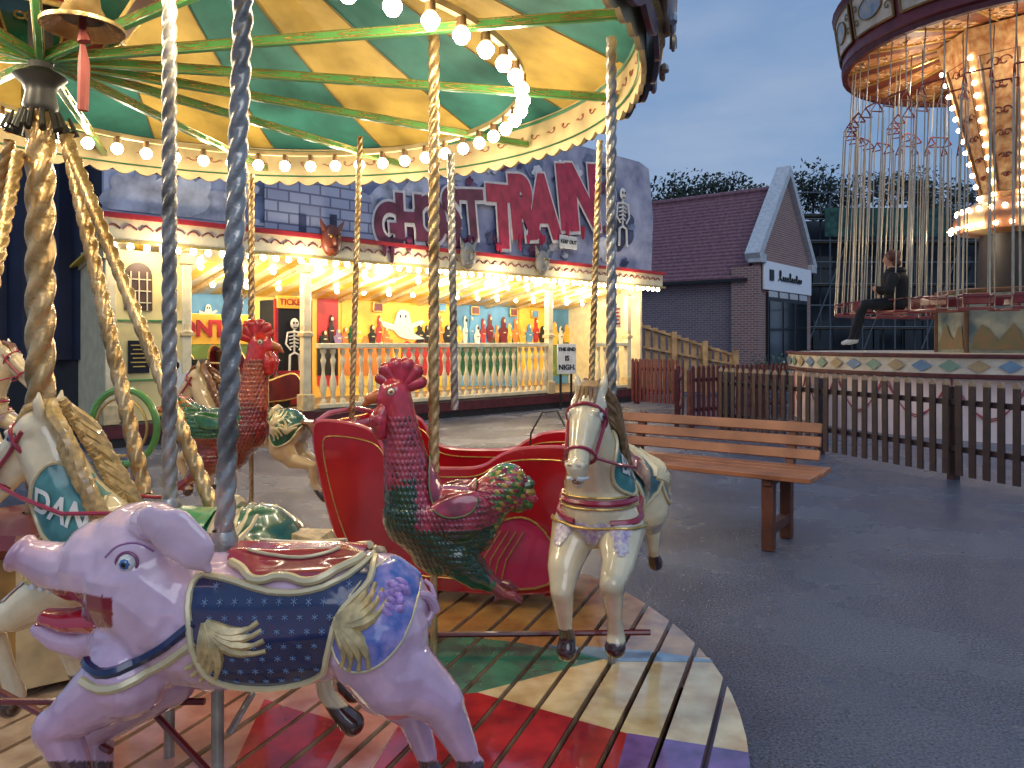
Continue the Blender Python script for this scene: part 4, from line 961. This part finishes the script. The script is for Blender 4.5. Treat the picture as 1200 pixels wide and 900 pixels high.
def letters(word,px0,px1,py0,py1,mm,size,bo,sx):
    n_=len(word)
    for i,chh in enumerate(word):
        px=px0+(px1-px0)*(i+.5)/n_; py=py0+(py1-py0)*(i+.5)/n_+(-3 if i%2 else 3); tilt=RR.uniform(-.05,.05)+.10
        sz=size*(1+.05*i)
        text('banner_lettering_outline',chh,sz,BCR,bnb,(bs(px)+.01,-.372-.001*i,bz(px,py)-.01),rot=(PI/2,-tilt,0),bold=bo+.055,scale=(sx,1,1))
        text('banner_lettering',chh,sz,mm,bnb,(bs(px),-.386-.001*i,bz(px,py)),rot=(PI/2,-tilt,0),bold=bo,scale=(sx,1,1))
        m=MB()
        for j in range(2):
            s0=bs(px+RR.uniform(-7,7)); z0=bz(px,py)-sz*.33; m.limb([V(s0,-.39,z0),V(s0,-.39,z0-RR.uniform(.08,.25))],[.05,.028],8)
        build('letter_drips',m,mm,bnb)
letters('GHOST',440,562,266,250,BLD,.95,.045,.8)
letters('TRAIN',574,692,258,230,BLR,1.42,.10,.76)
m=MB(); m.box((bs(661),-.41,3.32),(.52,.02,.26)); kp=build('keep_out_plate',m,WHITE,bnb,bevel=.01); text('plate_lettering','KEEP OUT',.105,BLACK,kp,(bs(661),-.428,3.32),bold=.002)
a_,b_=skel(bs(727),bz(727,228),1.5,-.37); sko=build('painted_skeleton',a_,WHITE,bnb); build('skull_hollows',b_,BLACK,sko)
for px,py,mm in((388,282,mat('mask_brown','#7a3a22',.4)),(635,308,mat('mask_grey','#9a9588',.4)),(548,300,mat('mask_grey','#8a8578'))):
    s0=S(px,-.45);z0=Z(px,py,-.45); m=MB(); m.ball(V(s0,-.46,z0),(.17,.1,.24),n=16); m.ball(V(s0,-.56,z0-.02),(.045,.06,.07),n=10); m.ball(V(s0,-.52,z0-.14),(.09,.05,.05),n=10)
    for sg in(-1,1): m.limb([V(s0+sg*.12,-.46,z0+.16),V(s0+sg*.2,-.48,z0+.3)],[.045,.012],8); m.ball(V(s0+sg*.065,-.54,z0+.08),(.05,.03,.025),n=8)
    mk=build('carved_mask',m,mm,gt); m=MB()
    for sg in(-1,1): m.ball(V(s0+sg*.065,-.565,z0+.05),.022,n=8)
    build('mask_eyes',m,YEL,mk)
def gcar(label,s0,d):
    o_=V(-3,11.8,0)+V(.713,.701,0)*s0+V(-.701,.713,0)*d
    t=thing('ghost_train_car',label,'ride car',(o_.x,o_.y,.31),GA)
    prof=smoothpoly([(-.55,.12),(.5,.12),(.62,.3),(.5,.55),(.25,.5),(.05,.42),(-.2,.45),(-.4,.9),(-.55,1.0),(-.62,.8)])
    for y in(-.33,.33):
        m=MB(); m.prism([V(x,y-.02,z) for x,z in prof],(0,.04,0)); o=build('side_panel',m,DRED,t)
        m=MB(); m.tube([V(x,y,z) for x,z in prof],.022,6,closed=True); build('panel_rim',m,GOLD,o)
    m=MB(); m.box((-.25,0,.38),(.4,.6,.14)); m.box((-.47,0,.66),(.1,.6,.5)); build('seat',m,mat('seat_vinyl','#2c1a1a',.4),t,bevel=.03)
    m=MB(); m.box((.52,0,.34),(.1,.6,.36)); build('nose_panel',m,SRED,t,bevel=.02)
    m=MB(); m.tube([V(.2,-.3,.5),V(.12,-.3,.72),V(.12,.3,.72),V(.2,.3,.5)],.018,8); build('lap_bar',m,SILVER,t)
    for x in(-.35,.35):
        for y in(-.25,.25):
            m=MB(); m.lathe([(.02,-.03),(.09,-.03),(.09,.03),(.02,.03)],(0,0,0),14); Rr=Matrix.Rotation(PI/2,3,'X'); m.v=[Rr@v+V(x,y,.09) for v in m.v]; build('wheel',m,DIRON,t)
    return t
gcar('maroon ghost train car waiting left of the ticket booth',S(300,.8),.8)
gcar('maroon ghost train car on the far left beside the painted ghost panel',S(244,.5),.5)
es=thing('sandwich_sign','white sign reading THE END IS NIGH beside the balustrade','sign',(0,0,0))
sE=S(664,-.35); oE=V(-3,11.8,0)+V(.713,.701,0)*sE-V(-.701,.713,0)*.35; es.location=(oE.x,oE.y,0); es.rotation_euler=(0,0,GA-.35)
m=MB(); m.box((0,0,1.0),(.42,.03,.6)); build('board',m,WHITE,es,bevel=.006)
for i,tt in enumerate(('THE END','IS','NIGH.')): text('sign_lettering',tt,.095 if i==0 else .14,BLACK,es,(0,-.02,1.19-i*.18),bold=.004)
m=MB(); m.bar(V(-.12,.03,0),V(-.12,.03,.75),.04,.03); m.bar(V(.12,.03,0),V(.12,.03,.75),.04,.03); build('support',m,DIRON,es)
es2=thing('warning_board','small cream warning board with red lettering on the post right of the balustrade','sign',(0,0,0))
s2_=S(722,-.2); o2=V(-3,11.8,0)+V(.713,.701,0)*s2_-V(-.701,.713,0)*.2; es2.location=(o2.x,o2.y,1.9); es2.rotation_euler=(0,0,GA)
m=MB(); m.box((0,0,0),(.3,.03,.5)); build('board',m,CREAM,es2,bevel=.008); m=MB()
for i in range(5): m.box((0,-.02,.16-i*.08),(.22-.06*(i%2),.008,.03))
build('board_lines',m,SRED,es2); m=MB(); m.box((0,.03,.3),(.04,.02,.2)); build('bracket',m,DIRON,es2)
cu=thing('dark_awning_stall','dark blue sheeted stall at the left edge behind the carousel','stall',(-7.2,10.4,0))  # navy curtain with near-black counter and header
m=MB(); N=60; vs=[];fs=[]
for i in range(N+1):
    x=-3.2+i*.1; y=.07*math.sin(i*1.3)+.04*math.sin(i*2.9); vs+=[V(x,y,1.1),V(x,y*.6,4.2)]
for i in range(N): fs.append((2*i,2*i+2,2*i+3,2*i+1))
m.add(vs,fs); build('curtain',m,mat('navy_sheeting','#111a34',.6,0,.3,3),cu)
m=MB(); m.box((-.2,.3,.55),(6.2,.4,1.1)); build('counter',m,mat('stall_black','#15171c',.6),cu)
m=MB(); m.box((-.2,.1,4.3),(6.4,.5,.2)); build('header',m,mat('stall_black','#15171c'),cu)

# ================= SWING RIDE =================
sr=thing('swing_ride','lit chair swing ride with cream and gold painted canopy on a round base','fairground ride',(8.5,13,0))
NP=24
m=MB(); m.lathe([(3.5,0),(3.5,.86)],(0,0,0),NP*2); build('base_panels',m,mat('base_cream','#efd8d0',.45,0,.15,2),sr)
m=MB(); m.lathe([(3.5,.86),(3.6,.9),(3.6,1.13),(3.5,1.16),(.5,1.16)],(0,0,0),NP*2); build('base_deck',m,mat('base_pale','#dcd2be',.4,0,.2,6),sr,sharp=25)
m=MB(); m.lathe([(3.5,.84),(3.66,.86),(3.66,.9),(3.6,.91)],(0,0,0),NP*2); m.lathe([(3.6,1.12),(3.65,1.13),(3.65,1.17),(3.55,1.18)],(0,0,0),NP*2); build('deck_moulding',m,MAROON,sr)
m=MB(); ND=64
for k in range(ND):
    a=2*PI*k/ND; d=V(math.cos(a),math.sin(a),0); t_=V(-d.y,d.x,0); c=d*3.612+V(0,0,1.015); m.cur=k%3
    m.prism([c-t_*.14,c-V(0,0,.085),c+t_*.14,c+V(0,0,.085)],d*.006)
build('diamond_frieze',m,[mat('dia_blue','#6d8ca6',.4),mat('dia_green','#7d9a84',.4),mat('dia_gold','#b09870',.4)],sr)
m=MB()
for k in range(NP):
    a0=2*PI*k/NP;a1=2*PI*(k+1)/NP
    for o_,rr in((0,.55),(.06,.45)):
        pts=[]
        for i in range(11):
            a=a0+(a1-a0)*(i/10*.9+.05); pts.append(V(3.515*math.cos(a),3.515*math.sin(a),.78-o_-rr*math.sin(PI*i/10)*.9))
        m.tube(pts,.009,5)
    m.tube([V(3.51*math.cos(a0),3.51*math.sin(a0),.02),V(3.51*math.cos(a0),3.51*math.sin(a0),.84)],.014,5)
build('panel_scrolls',m,mat('base_scroll_rose','#a84a54',.4),sr)
m=MB(); m.lathe([(1.15,1.16),(1.15,2.15)],(0,0,0),8,PI/8,PI/8+2*PI); sb_=build('centre_scenery_panels',m,mat('landscape_paint','#a8a890',.5,0,.5,2.8,col2='#4f6468'),sr,sharp=20)
m=MB()
for k in range(8):
    a=PI/8+2*PI*k/8; m.tube([V(1.16*math.cos(a),1.16*math.sin(a),1.16),V(1.16*math.cos(a),1.16*math.sin(a),2.2)],.035,6)
m.lathe([(1.14,2.13),(1.19,2.16),(1.19,2.2),(1.1,2.22)],(0,0,0),8,PI/8,PI/8+2*PI); build('panel_frames',m,mat('frame_umber','#6a4a2c',.4),sb_)
m=MB()
for k in range(8):
    a0=PI/8+2*PI*k/8;a1=a0+2*PI/8; p0=V(1.155*math.cos(a0),1.155*math.sin(a0),0);p1=V(1.155*math.cos(a1),1.155*math.sin(a1),0); nn=(p0+p1).normalized()*.012
    pts=[p0.lerp(p1,i/8)+nn+V(0,0,1.5+.14*math.sin(i*1.7+k)) for i in range(1,8)]
    m.prism([p0.lerp(p1,.08)+nn+V(0,0,1.22)]+pts+[p0.lerp(p1,.92)+nn+V(0,0,1.22)],nn*.3)
build('painted_hills',m,mat('hill_paint','#6b6a4a',.5,0,.5,6,col2='#8a6a48'),sb_)
m=MB(); m.lathe([(.55,2.2),(.5,3.2)],(0,0,0),12); build('lower_column',m,mat('column_dark','#2c2420',.5),sr)
m=MB(); m.lathe([(.5,3.15),(.84,3.2),(.9,3.3),(.9,3.42),(.78,3.6),(.6,3.7),(.46,3.75)],(0,0,0),24,mats=lambda i,k:(k//2)%2); build('lamp_skirt',m,[mat('skirt_cream','#d2b484',.35,coat=.3),mat('skirt_rust','#a8704c',.4)],sr)
def prr(z0): return .46+(z0-3.72)/(6.15-3.72)*.62
m=MB(); m.lathe([(prr(3.72),3.72),(prr(4.5),4.5),(prr(5.4),5.4),(prr(6.15),6.15),(prr(6.45),6.45)],(0,0,0),8,PI/8,PI/8+2*PI); pil=build('flared_pillar',m,mat('pillar_cream','#d8b480',.4,0,.3,9,col2='#a86a3c'),sr,sharp=20)
m=MB();m2=MB()
for k in range(8):
    a=2*PI*(k+1)/8; d=V(math.cos(a),math.sin(a),0); tt_=V(-d.y,d.x,0)
    pa=[]
    for z0,f_ in((3.85,1),(6.0,1),(6.0,-1),(3.85,-1)): pa.append(d*(prr(z0)*.925+.012)+tt_*f_*prr(z0)*.27+V(0,0,z0))
    m2.tube(pa,.022,5,closed=True)
    pc_=[p.lerp(sum(pa,V(0,0,0))/4,.12) for p in pa]; m2.tube(pc_,.01,5,closed=True)
    for z0,rr in((4.1,.04),(4.4,.055),(4.75,.07),(5.1,.08),(5.5,.09),(5.85,.1)):
        for sg in(-1,1):
            pts=[d*(prr(z0+.0)*.925+.012)+tt_*sg*(rr*.7+math.cos(u*.5)*rr*(1-u/16))+V(0,0,z0+math.sin(u*.5)*rr*(1-u/16)) for u in range(13)]; m.tube(pts,.012,5)
        m.ball(d*(prr(z0)*.925+.01)+V(0,0,z0),(.03,.03,.04),n=8)
build('pillar_scrolls',m,mat('scroll_umber','#6a2c1c',.4),pil); build('pillar_panel_frames',m2,mat('frame_umber','#6a4a2c'),pil)
sbm=MB(); sbm.ball(V(0,0,0),.042,n=8); sbm=sbm.mesh('light_bulb',BULB2); bc_=[]
for k in range(8):
    a=PI/8+2*PI*k/8
    if math.cos(a)*(-8.5)+math.sin(a)*(-13)<-2: continue
    for i in range(12):
        z0=3.8+i*.2; r0=prr(z0)+.03; bc_.append(V(r0*math.cos(a),r0*math.sin(a),z0))
for k in range(26):
    a=2*PI*k/26; 
    if math.cos(a)*(-8.5)+math.sin(a)*(-13)<-3: continue
    bc_.append(V(.95*math.cos(a),.95*math.sin(a),3.26)); bc_.append(V(.84*math.cos(a+.12),.84*math.sin(a+.12),3.55))
RC=2.65
m=MB(); m.lathe([(RC,6.2),(RC+.04,6.25),(RC+.02,6.4),(RC+.12,7.1),(RC+.2,7.2),(RC+.1,7.35)],(0,0,0),48); rbd=build('rounding_board',m,mat('rb_maroon','#7a2a2c',.4,0,.3,4),sr)
m=MB();m2=MB()
def rp(a,z,o=.0): r=RC+.02+(z-6.4)*.143+o; return V(r*math.cos(a),r*math.sin(a),z)
for k in range(16):
    a0=2*PI*(k+.06)/16;a1=2*PI*(k+.94)/16
    n_=5
    for i in range(n_):
        b0=a0+(a1-a0)*i/n_;b1=a0+(a1-a0)*(i+1)/n_
        m.add([rp(b0,6.45,.02),rp(b1,6.45,.02),rp(b1,7.08,.02),rp(b0,7.08,.02)],[(0,1,2,3)])
        m2.tube([rp(b0,6.45,.03),rp(b1,6.45,.03)],.02,5); m2.tube([rp(b0,7.08,.03),rp(b1,7.08,.03)],.02,5)
    for b in(a0,a1): m2.tube([rp(b,6.45,.03),rp(b,7.08,.03)],.02,5)
    am=(a0+a1)/2
    pts=[rp(am+math.cos(u)*.1,6.77+math.sin(u)*.17,.04) for u in [2*PI*i/20 for i in range(20)]]
    m3=MB(); m3.add(pts,[tuple(range(20))]); build('painted_oval',m3,mat('rb_oval_blue','#6c86a0',.4,0,.5,4,col2='#c8b8a0'),rbd); m2.tube(pts,.013,5,closed=True)
    for sg in(-1,1):
        for zc in(6.65,6.88):
            pts=[rp(am+sg*(.138+math.cos(u)*.028*(1-i/16)),zc+math.sin(u)*.08*(1-i/16),.04) for i,u in enumerate([i*.5 for i in range(14)])]; m2.tube(pts,.01,5)
build('rounding_panels',m,mat('rb_cream','#e2d2b6',.4,0,.25,3),rbd); build('panel_gilding',m2,mat('rb_umber_gilt','#8a6a3c',.35,.4),rbd)
UC=[mat('under_cream','#c8905a',.45,0,.35,6,col2='#8a5028'),mat('under_rust','#7a3a1e',.45,0,.35,6)]
m=MB(); m.lathe([(1.0,6.5),(RC-.02,6.22)],(0,0,0),32,mats=lambda i,k:k%2); un=build('canopy_underside',m,UC,sr,sharp=10)
m=MB();m2=MB()
for k in range(16):
    a=2*PI*(k+.25)/16
    for rr,q9 in((1.35,.09),(1.65,.1),(2.0,.13),(2.38,.15)):
        z=6.5-(rr-1.0)/(RC-1.02)*.28-.012; c=V(rr*math.cos(a),rr*math.sin(a),z)
        for sg in(-1,1): m.tube([c+V(-math.sin(a),math.cos(a),0)*sg*(q9*.7+math.cos(u*.5)*q9*(1-u/15))+V(math.cos(a),math.sin(a),0)*math.sin(u*.5)*q9*(1-u/15) for u in range(12)],.013,5)
    a2=2*PI*k/16; m2.tube([V(1.0*math.cos(a2),1.0*math.sin(a2),6.49),V((RC-.04)*math.cos(a2),(RC-.04)*math.sin(a2),6.2)],.025,5)
build('underside_scrolls',m,mat('under_scroll_cream','#dcb888',.4),un); build('underside_ribs',m2,GOLD,un)
m=MB(); m.lathe([(.3,6.52),(1.02,6.505)],(0,0,0),32); build('pillar_collar',m,mat('under_rust','#7a3a1e'),sr)
m=MB(); m.lathe([(RC+.1,7.35),(2.0,7.8),(.3,8.6),(.02,8.7)],(0,0,0),32); build('top_cone',m,mat('top_canvas','#6a3030',.6),sr)
m=MB(); m.lathe([(RC-.08,6.2),(RC-.06,6.12),(RC+.03,6.12),(RC+.04,6.2)],(0,0,0),48); build('hanging_ring',m,MAROON,sr)
for p_ in bc_[:98]:
    o=bpy.data.objects.new('light_bulb',sbm); COL.objects.link(o); o.parent=sr; o.location=p_
for a in range(0,360,60): 
    lamp(V(8.5,13,0)+V(1.5*math.cos(math.radians(a)),1.5*math.sin(math.radians(a)),5.7),24,.1,(1,.82,.6))
    if a%120==0: lamp(V(8.5,13,0)+V(1.2*math.cos(math.radians(a+190)),1.2*math.sin(math.radians(a+190)),3.1),24,.1,(1,.8,.54))
SWR=mat('swing_red','#7a1c20',.35,coat=.3); CHN=mat('chain_steel','#aaa494',.4,.4)
def swing_tree(label,ang,rt=2.5,rs=2.66,z=1.82,first=None):
    d=V(math.cos(ang),math.sin(ang),0); loc=V(8.5,13,0)+d*rs+V(0,0,z)
    if first: return dup(first,loc,ang,label,'chair swings hanging from the swing ride')
    t=thing('swing_chair',label,'swing chair',loc,ang,'chair swings hanging from the swing ride')
    m=MB(); m.box((0,0,0),(.3,.4,.04)); build('seat',m,SWR,t,bevel=.01)
    m=MB(); m.box((-.14,0,.15),(.03,.4,.16)); build('backrest',m,SWR,t,bevel=.01)
    m=MB(); m.tube([V(.14,-.2,.18),V(.14,.2,.18)],.012,6)
    for sy in(-.2,.2): m.tube([V(.14,sy,0),V(.14,sy,.18),V(-.14,sy,.22)],.01,6)
    build('safety_bar',m,DRED,t)
    T=V(rt-rs,0,6.15-1.82)
    for sx in(-.14,.14):
        for sy in(-.2,.2):
            m=MB(); m.tube([V(sx,sy,.02),V(-.12+sx*.75,sy*.9,3.3)],.010,5); build('chain',m,CHN,t)
    for sy in(-.17,.17):
        m=MB(); m.tube([V(-.12,sy,3.42),V(T.x,sy*.8,T.z)],.010,5); build('chain',m,CHN,t)
    m=MB()
    for sy in(-.17,.17): m.tube([V(-.23,sy,3.3),V(-.12,sy,3.46),V(-.01,sy,3.3),V(-.23,sy,3.3)],.015,5)
    m.tube([V(-.12,-.17,3.46),V(-.12,.17,3.46)],.014,5); build('spreader',m,mat('spreader_rust','#84322e',.5),t)
    return t
a0=math.atan2(-.9,-2.58)
LBL='empty red chair swing hanging on chains under the ride canopy'
NSW=26
first=swing_tree(LBL,a0+2*PI/NSW)
for k in range(2,NSW): swing_tree(LBL,a0+2*PI*k/NSW,first=first)
for k in range(16): swing_tree(LBL,a0+.2+2*PI*k/16,rs=1.95,first=first)
base_=V(8.5,13,0)+V(math.cos(a0),math.sin(a0),0)*2.66+V(0,0,1.82)
oc=dup(first,base_,a0,'occupied red chair swing carrying the person in black'); 
if 'group' in oc: del oc['group']
ps=thing('person','person in a black hooded jacket and dark trousers riding a chair swing, feet dangling','person',tuple(base_+V(.02,0,.02)),PI-.5)
m=MB()
m.limb([V(-.04,0,.13),V(-.05,0,.3),V(-.03,0,.47),V(.0,0,.6)],[.17,.18,.2,.11]); m.ball(V(-.03,0,.5),(.15,.25,.12)); m.ball(V(-.02,0,.1),(.19,.2,.15))
m.limb([V(.01,0,.62),V(.02,0,.72)],[.055,.06]); m.ball(V(.04,0,.8),(.095,.08,.115))
for sg in(-1,1):
    m.limb([V(0,sg*.1,.1),V(.38,sg*.11,.1),V(.46,sg*.1,-.02),V(.53 +(.06 if sg>0 else 0),sg*.09,-.44)],[.105,.082,.07,.048]); m.limb([V(.54+(.06 if sg>0 else 0),sg*.09,-.48),V(.65+(.06 if sg>0 else 0),sg*.1,-.52)],[.047,.036])
    m.limb([V(-.02,sg*.2,.5),V(.05,sg*.29,.3),V(.2,sg*.25,.32)],[.09,.078,.06]); m.ball(V(.24,sg*.24,.34),(.045,.03,.04))
m.ball(V(.135,0,.79),(.018,.014,.02))
blk=srgb('#08080a');skn=srgb('#b98a72');trs=srgb('#101117');shoe=srgb('#c7c3bd')
def pp2(c):
    if c.z<-.46: return shoe
    if c.z>.655 : return skn
    if c.z<.2 and c.x>.1: return trs
    if c.x>.225 and c.z>.27: return skn
    return blk
pb2,_=blob('body',m,.016,PAINTM,ps,pp2,4)
m=MB(); m.ball(V(-.005,0,.845),(.118,.108,.115)); m.ball(V(-.05,0,.76),(.08,.09,.09)); m.ball(V(-.08,0,.88),(.05,.05,.05))
build('hair',m,mat('brown_hair','#6a3a26',.5,0,.4,60,bump=.6,bscale=50),ps)
m=MB(); m.lathe([(.08,0),(.13,.02),(.15,.08),(.12,.13)],V(-.05,0,.54),16); build('hood',m,mat('black_fleece','#0a0a0c',.9),ps)
m=MB()
for i,w_ in enumerate((.12,.2,.16)): m.box((-.255,0,.46-i*.045),(.012,w_,.018))
build('back_print',m,WHITE,ps)

# ================= BUILDINGS =================
BRW=brickmat('brown_brick','#94685e','#785652','#a89890')
BRD2=brickmat('dark_brick','#7c6668','#685860','#8e8488')
bld=thing('brick_building','brick building with steep tiled roof and white-trimmed gable','building',(8.05,25,0),math.atan2(3.9,3.15))
m=MB(); m.prism([V(0,.2,0),V(5,.2,0),V(5,.2,3.4),V(2.5,.2,6.5),V(0,.2,3.4)],(0,9,0)); build('wall',m,BRD2,bld)
m=MB(); m.prism([V(-.1,0,0),V(5.1,0,0),V(5.1,0,4.0),V(2.5,0,7.0),V(-.1,0,4.0)],(0,.19,0)); build('gable_wall',m,BRW,bld)
CW=mat('coping_white','#c4c6c8',.5)
m=MB()
for sg in(-1,1):
    x0=2.5+sg*2.75
    m.prism([V(x0,-.16,3.95),V(2.5,-.16,7.15),V(2.5,-.16,7.5),V(x0+sg*.15,-.16,4.2)],(0,.5,0))
build('gable_coping',m,CW,bld)
for x in(-.05,5.05): m=MB(); m.box((x,.05,4.05),(.5,.45,.3)); build('kneeler_stone',m,CW,bld,bevel=.02)
RT=mat('clay_tiles','#8a5f66',.75,0,.5,9,bump=.5,bscale=20,col2='#684852')
for sg in(-1,1):
    m=MB(); nC=24
    for i in range(nC):
        t0=i/nC;t1=(i+1)/nC+.01
        xa=2.5+sg*(2.75*(1-t0)); za=3.4+3.3*t0; xb=2.5+sg*(2.75*(1-t1)); zb=3.4+3.3*t1
        m.prism([V(xa,.4,za+.08),V(xb,.4,zb+.01),V(xb,.4,zb-.05),V(xa,.4,za-.02)],(0,9,0))
    build('roof_slope',m,RT,bld,sharp=10)
m=MB(); m.tube([V(2.5,.4,6.75),V(2.5,9.3,6.75)],.12,8); build('ridge_tiles',m,RT,bld)
m=MB(); m.box((-.3,4.8,3.36),(.1,9,.1)); build('gutter',m,BLACK,bld)
m=MB(); m.box((2.5,-.08,3.52),(4.7,.08,.95)); sg1=build('shop_sign',m,mat('sign_white','#f2f4f6',.4,0,.05),bld,bevel=.02)
m=MB(); m.box((.75,-.14,3.55),(.36,.03,.36))
lp=[]; x_=1.35
for i,(hh,ww) in enumerate(((.34,.34),(.13,.24),(.13,.2),(.13,.26),(.3,.2),(.13,.24),(.13,.22),(.26,.22),(.13,.24),(.13,.2))):
    for j in range(9):
        u=2*PI*j/9; lp.append(V(x_+ww*.55*math.sin(u)*.7+ww*j/9,-.15,3.42+hh*(.5-.5*math.cos(u))))
    x_+=ww
m.tube(lp,.024,5); build('sign_script',m,BLACK,sg1)
for x in(1.0,2.0,3.0,4.0):
    m=MB(); m.box((x,-.09,2.92),(.8,.04,.2)); build('transom_panel',m,CW,bld,bevel=.01)
m=MB(); m.box((2.5,-.06,1.5),(3.9,.06,2.9)); wf=build('shopfront_frame',m,mat('frame_dark','#23262c',.4),bld)
for x in(1.2,2.5,3.8):
    m=MB(); m.box((x,-.1,1.6),(1.1,.03,2.2)); build('window',m,GLASS,bld,bevel=.01)
m=MB(); m.box((-.12,.4,1.9),(.25,.9,3.8)); build('corner_pilaster',m,BRW,bld)
sc=thing('scaffolded_building','dark building wrapped in scaffolding behind the swing ride','building',(12.5,33,0))
SCT=mat('scaffold_tube','#5f6970',.5,.3)
m=MB(); m.box((3.8,2.0,3.3),(8.5,3.0,6.6)); build('wall',m,mat('dark_render','#3c4650',.8,0,.3,1),sc)  # wall mass in one dark slate-grey base colour
for x in range(4):
    for z in(1.6,4.4): m=MB(); m.box((1+x*2.0,.47,z),(1.0,.05,1.3)); build('window',m,GLASS,sc)
for i in range(8):
    m=MB(); 
    for y in(0,-1.0): m.tube([V(-.6+i*1.35,y,0),V(-.6+i*1.35,y,7.3)],.035,6)
    build('scaffold_standard',m,SCT,sc)
for z in(1.9,3.7,5.5,6.6):
    m=MB()
    for y in(0,-1.0): m.tube([V(-.9,y,z+.05),V(9.2,y,z+.05)],.03,6)
    m.tube([V(-.9,-1,z+.95),V(9.2,-1,z+.95)],.03,6)
    build('scaffold_ledger',m,SCT,sc)
    m=MB(); m.box((4,-.5,z),(10,.95,.06)); build('scaffold_boards',m,mat('board_dull','#5f5848',.8),sc)
for i in range(4): m=MB(); m.tube([V(-.6+i*2.4,-1.04,.1),V(2.0+i*2.4,-1.04,7)],.03,6); build('scaffold_brace',m,SCT,sc)
m=MB(); m.box((3.0,-1.08,6.3),(5,.02,1.2)); build('debris_netting',m,mat('netting_green','#2e5a50',.8,0,.4,5),sc)
LEAF=mat('dusk_foliage','#2f3a2a',.8,0,.5,.8,col2='#161e16'); BARK=mat('bark','#2a2420',.9)
def tree(label,x,y,h,w,seed):
    t=thing('broadleaf_tree',label,'tree',(x,y,0)); r=random.Random(seed)
    m=MB(); m.tube([V(0,0,0),V(.1,0,h*.35),V(0,.1,h*.7)],[.3,.22,.1],8)
    cl=[]
    for i in range(9):
        a=r.uniform(0,2*PI); q5=V(math.cos(a)*w*r.uniform(.2,.75),math.sin(a)*w*r.uniform(.2,.75),h*r.uniform(.5,.88)); m.tube([V(0,0,h*.4),q5*.6+V(0,0,h*.2),q5],[.12,.07,.03],5); cl.append(q5)
    build('trunk',m,BARK,t)
    m=MB()
    for c in cl+[V(0,0,h*.85)]:
        R0=w*r.uniform(.3,.5)
        for i in range(300):
            d=V(r.gauss(0,1),r.gauss(0,1),r.gauss(0,1)).normalized()*R0*r.uniform(.4,1.1); d.z*=.75; p=c+d
            s_=r.uniform(.08,.17); u=V(r.uniform(-1,1),r.uniform(-1,1),r.uniform(-1,1)).normalized()*s_; v=u.orthogonal().normalized()*s_*.7
            m.add([p-u,p+v,p+u,p-v],[(0,1,2,3)])
    build('crown',m,LEAF,t)
for i,(px,Y,ty,w_,lb) in enumerate(((748,46,202,2.6,'dark tree above the left end of the tiled roof'),(795,48,204,2.8,'dark tree behind the middle of the tiled roof ridge'),(840,47,198,2.8,'dark tree behind the roof just left of the gable'),(885,50,201,2.8,'small dark tree peeping over beside the gable peak'),(955,47,193,3.0,'dark tree between the gable peak and the scaffolding'),(1010,46,196,2.9,'dark tree above the scaffolding behind the swing chains'),(1070,48,193,2.8,'dark tree behind the swing ride chains'),(1130,45,198,2.7,'dark tree behind the swing ride pillar'))):
    h=H+(400-ty)/F*Y; tree(lb,(px-600)/F*Y,Y,h*1.02,w_*1.3,i+20)
for px,lb in((925,'small white-flowering shrub in front of the shop gable'),(898,'low green shrub at the corner of the brick building')):
    p=G(px,452); t=thing('shrub',lb,'shrub',(p.x,p.y,0)); r=random.Random(px)
    m=MB(); m.cur=0
    for i in range(420):
        d=V(r.gauss(0,.3),r.gauss(0,.3),abs(r.gauss(.35,.22))); s_=.05; u=V(r.uniform(-1,1),r.uniform(-1,1),r.uniform(-1,1)).normalized()*s_; v=u.orthogonal()*.7; m.add([d-u,d+v,d+u,d-v],[(0,1,2,3)])
    build('leaves',m,mat('shrub_leaf','#4f6248',.7,0,.4,5),t)
    m=MB()
    for i in range(6): m.tube([V(0,0,0),V(r.uniform(-.3,.3),r.uniform(-.2,.2),.5)],.012,5)
    build('stems',m,BARK,t)
    if px==925:
        m=MB()
        for i in range(26): m.ball(V(r.gauss(0,.3),r.gauss(0,.25)-.1,.4+abs(r.gauss(.15,.15))),.045,n=6)
        build('flowers',m,WHITE,t)
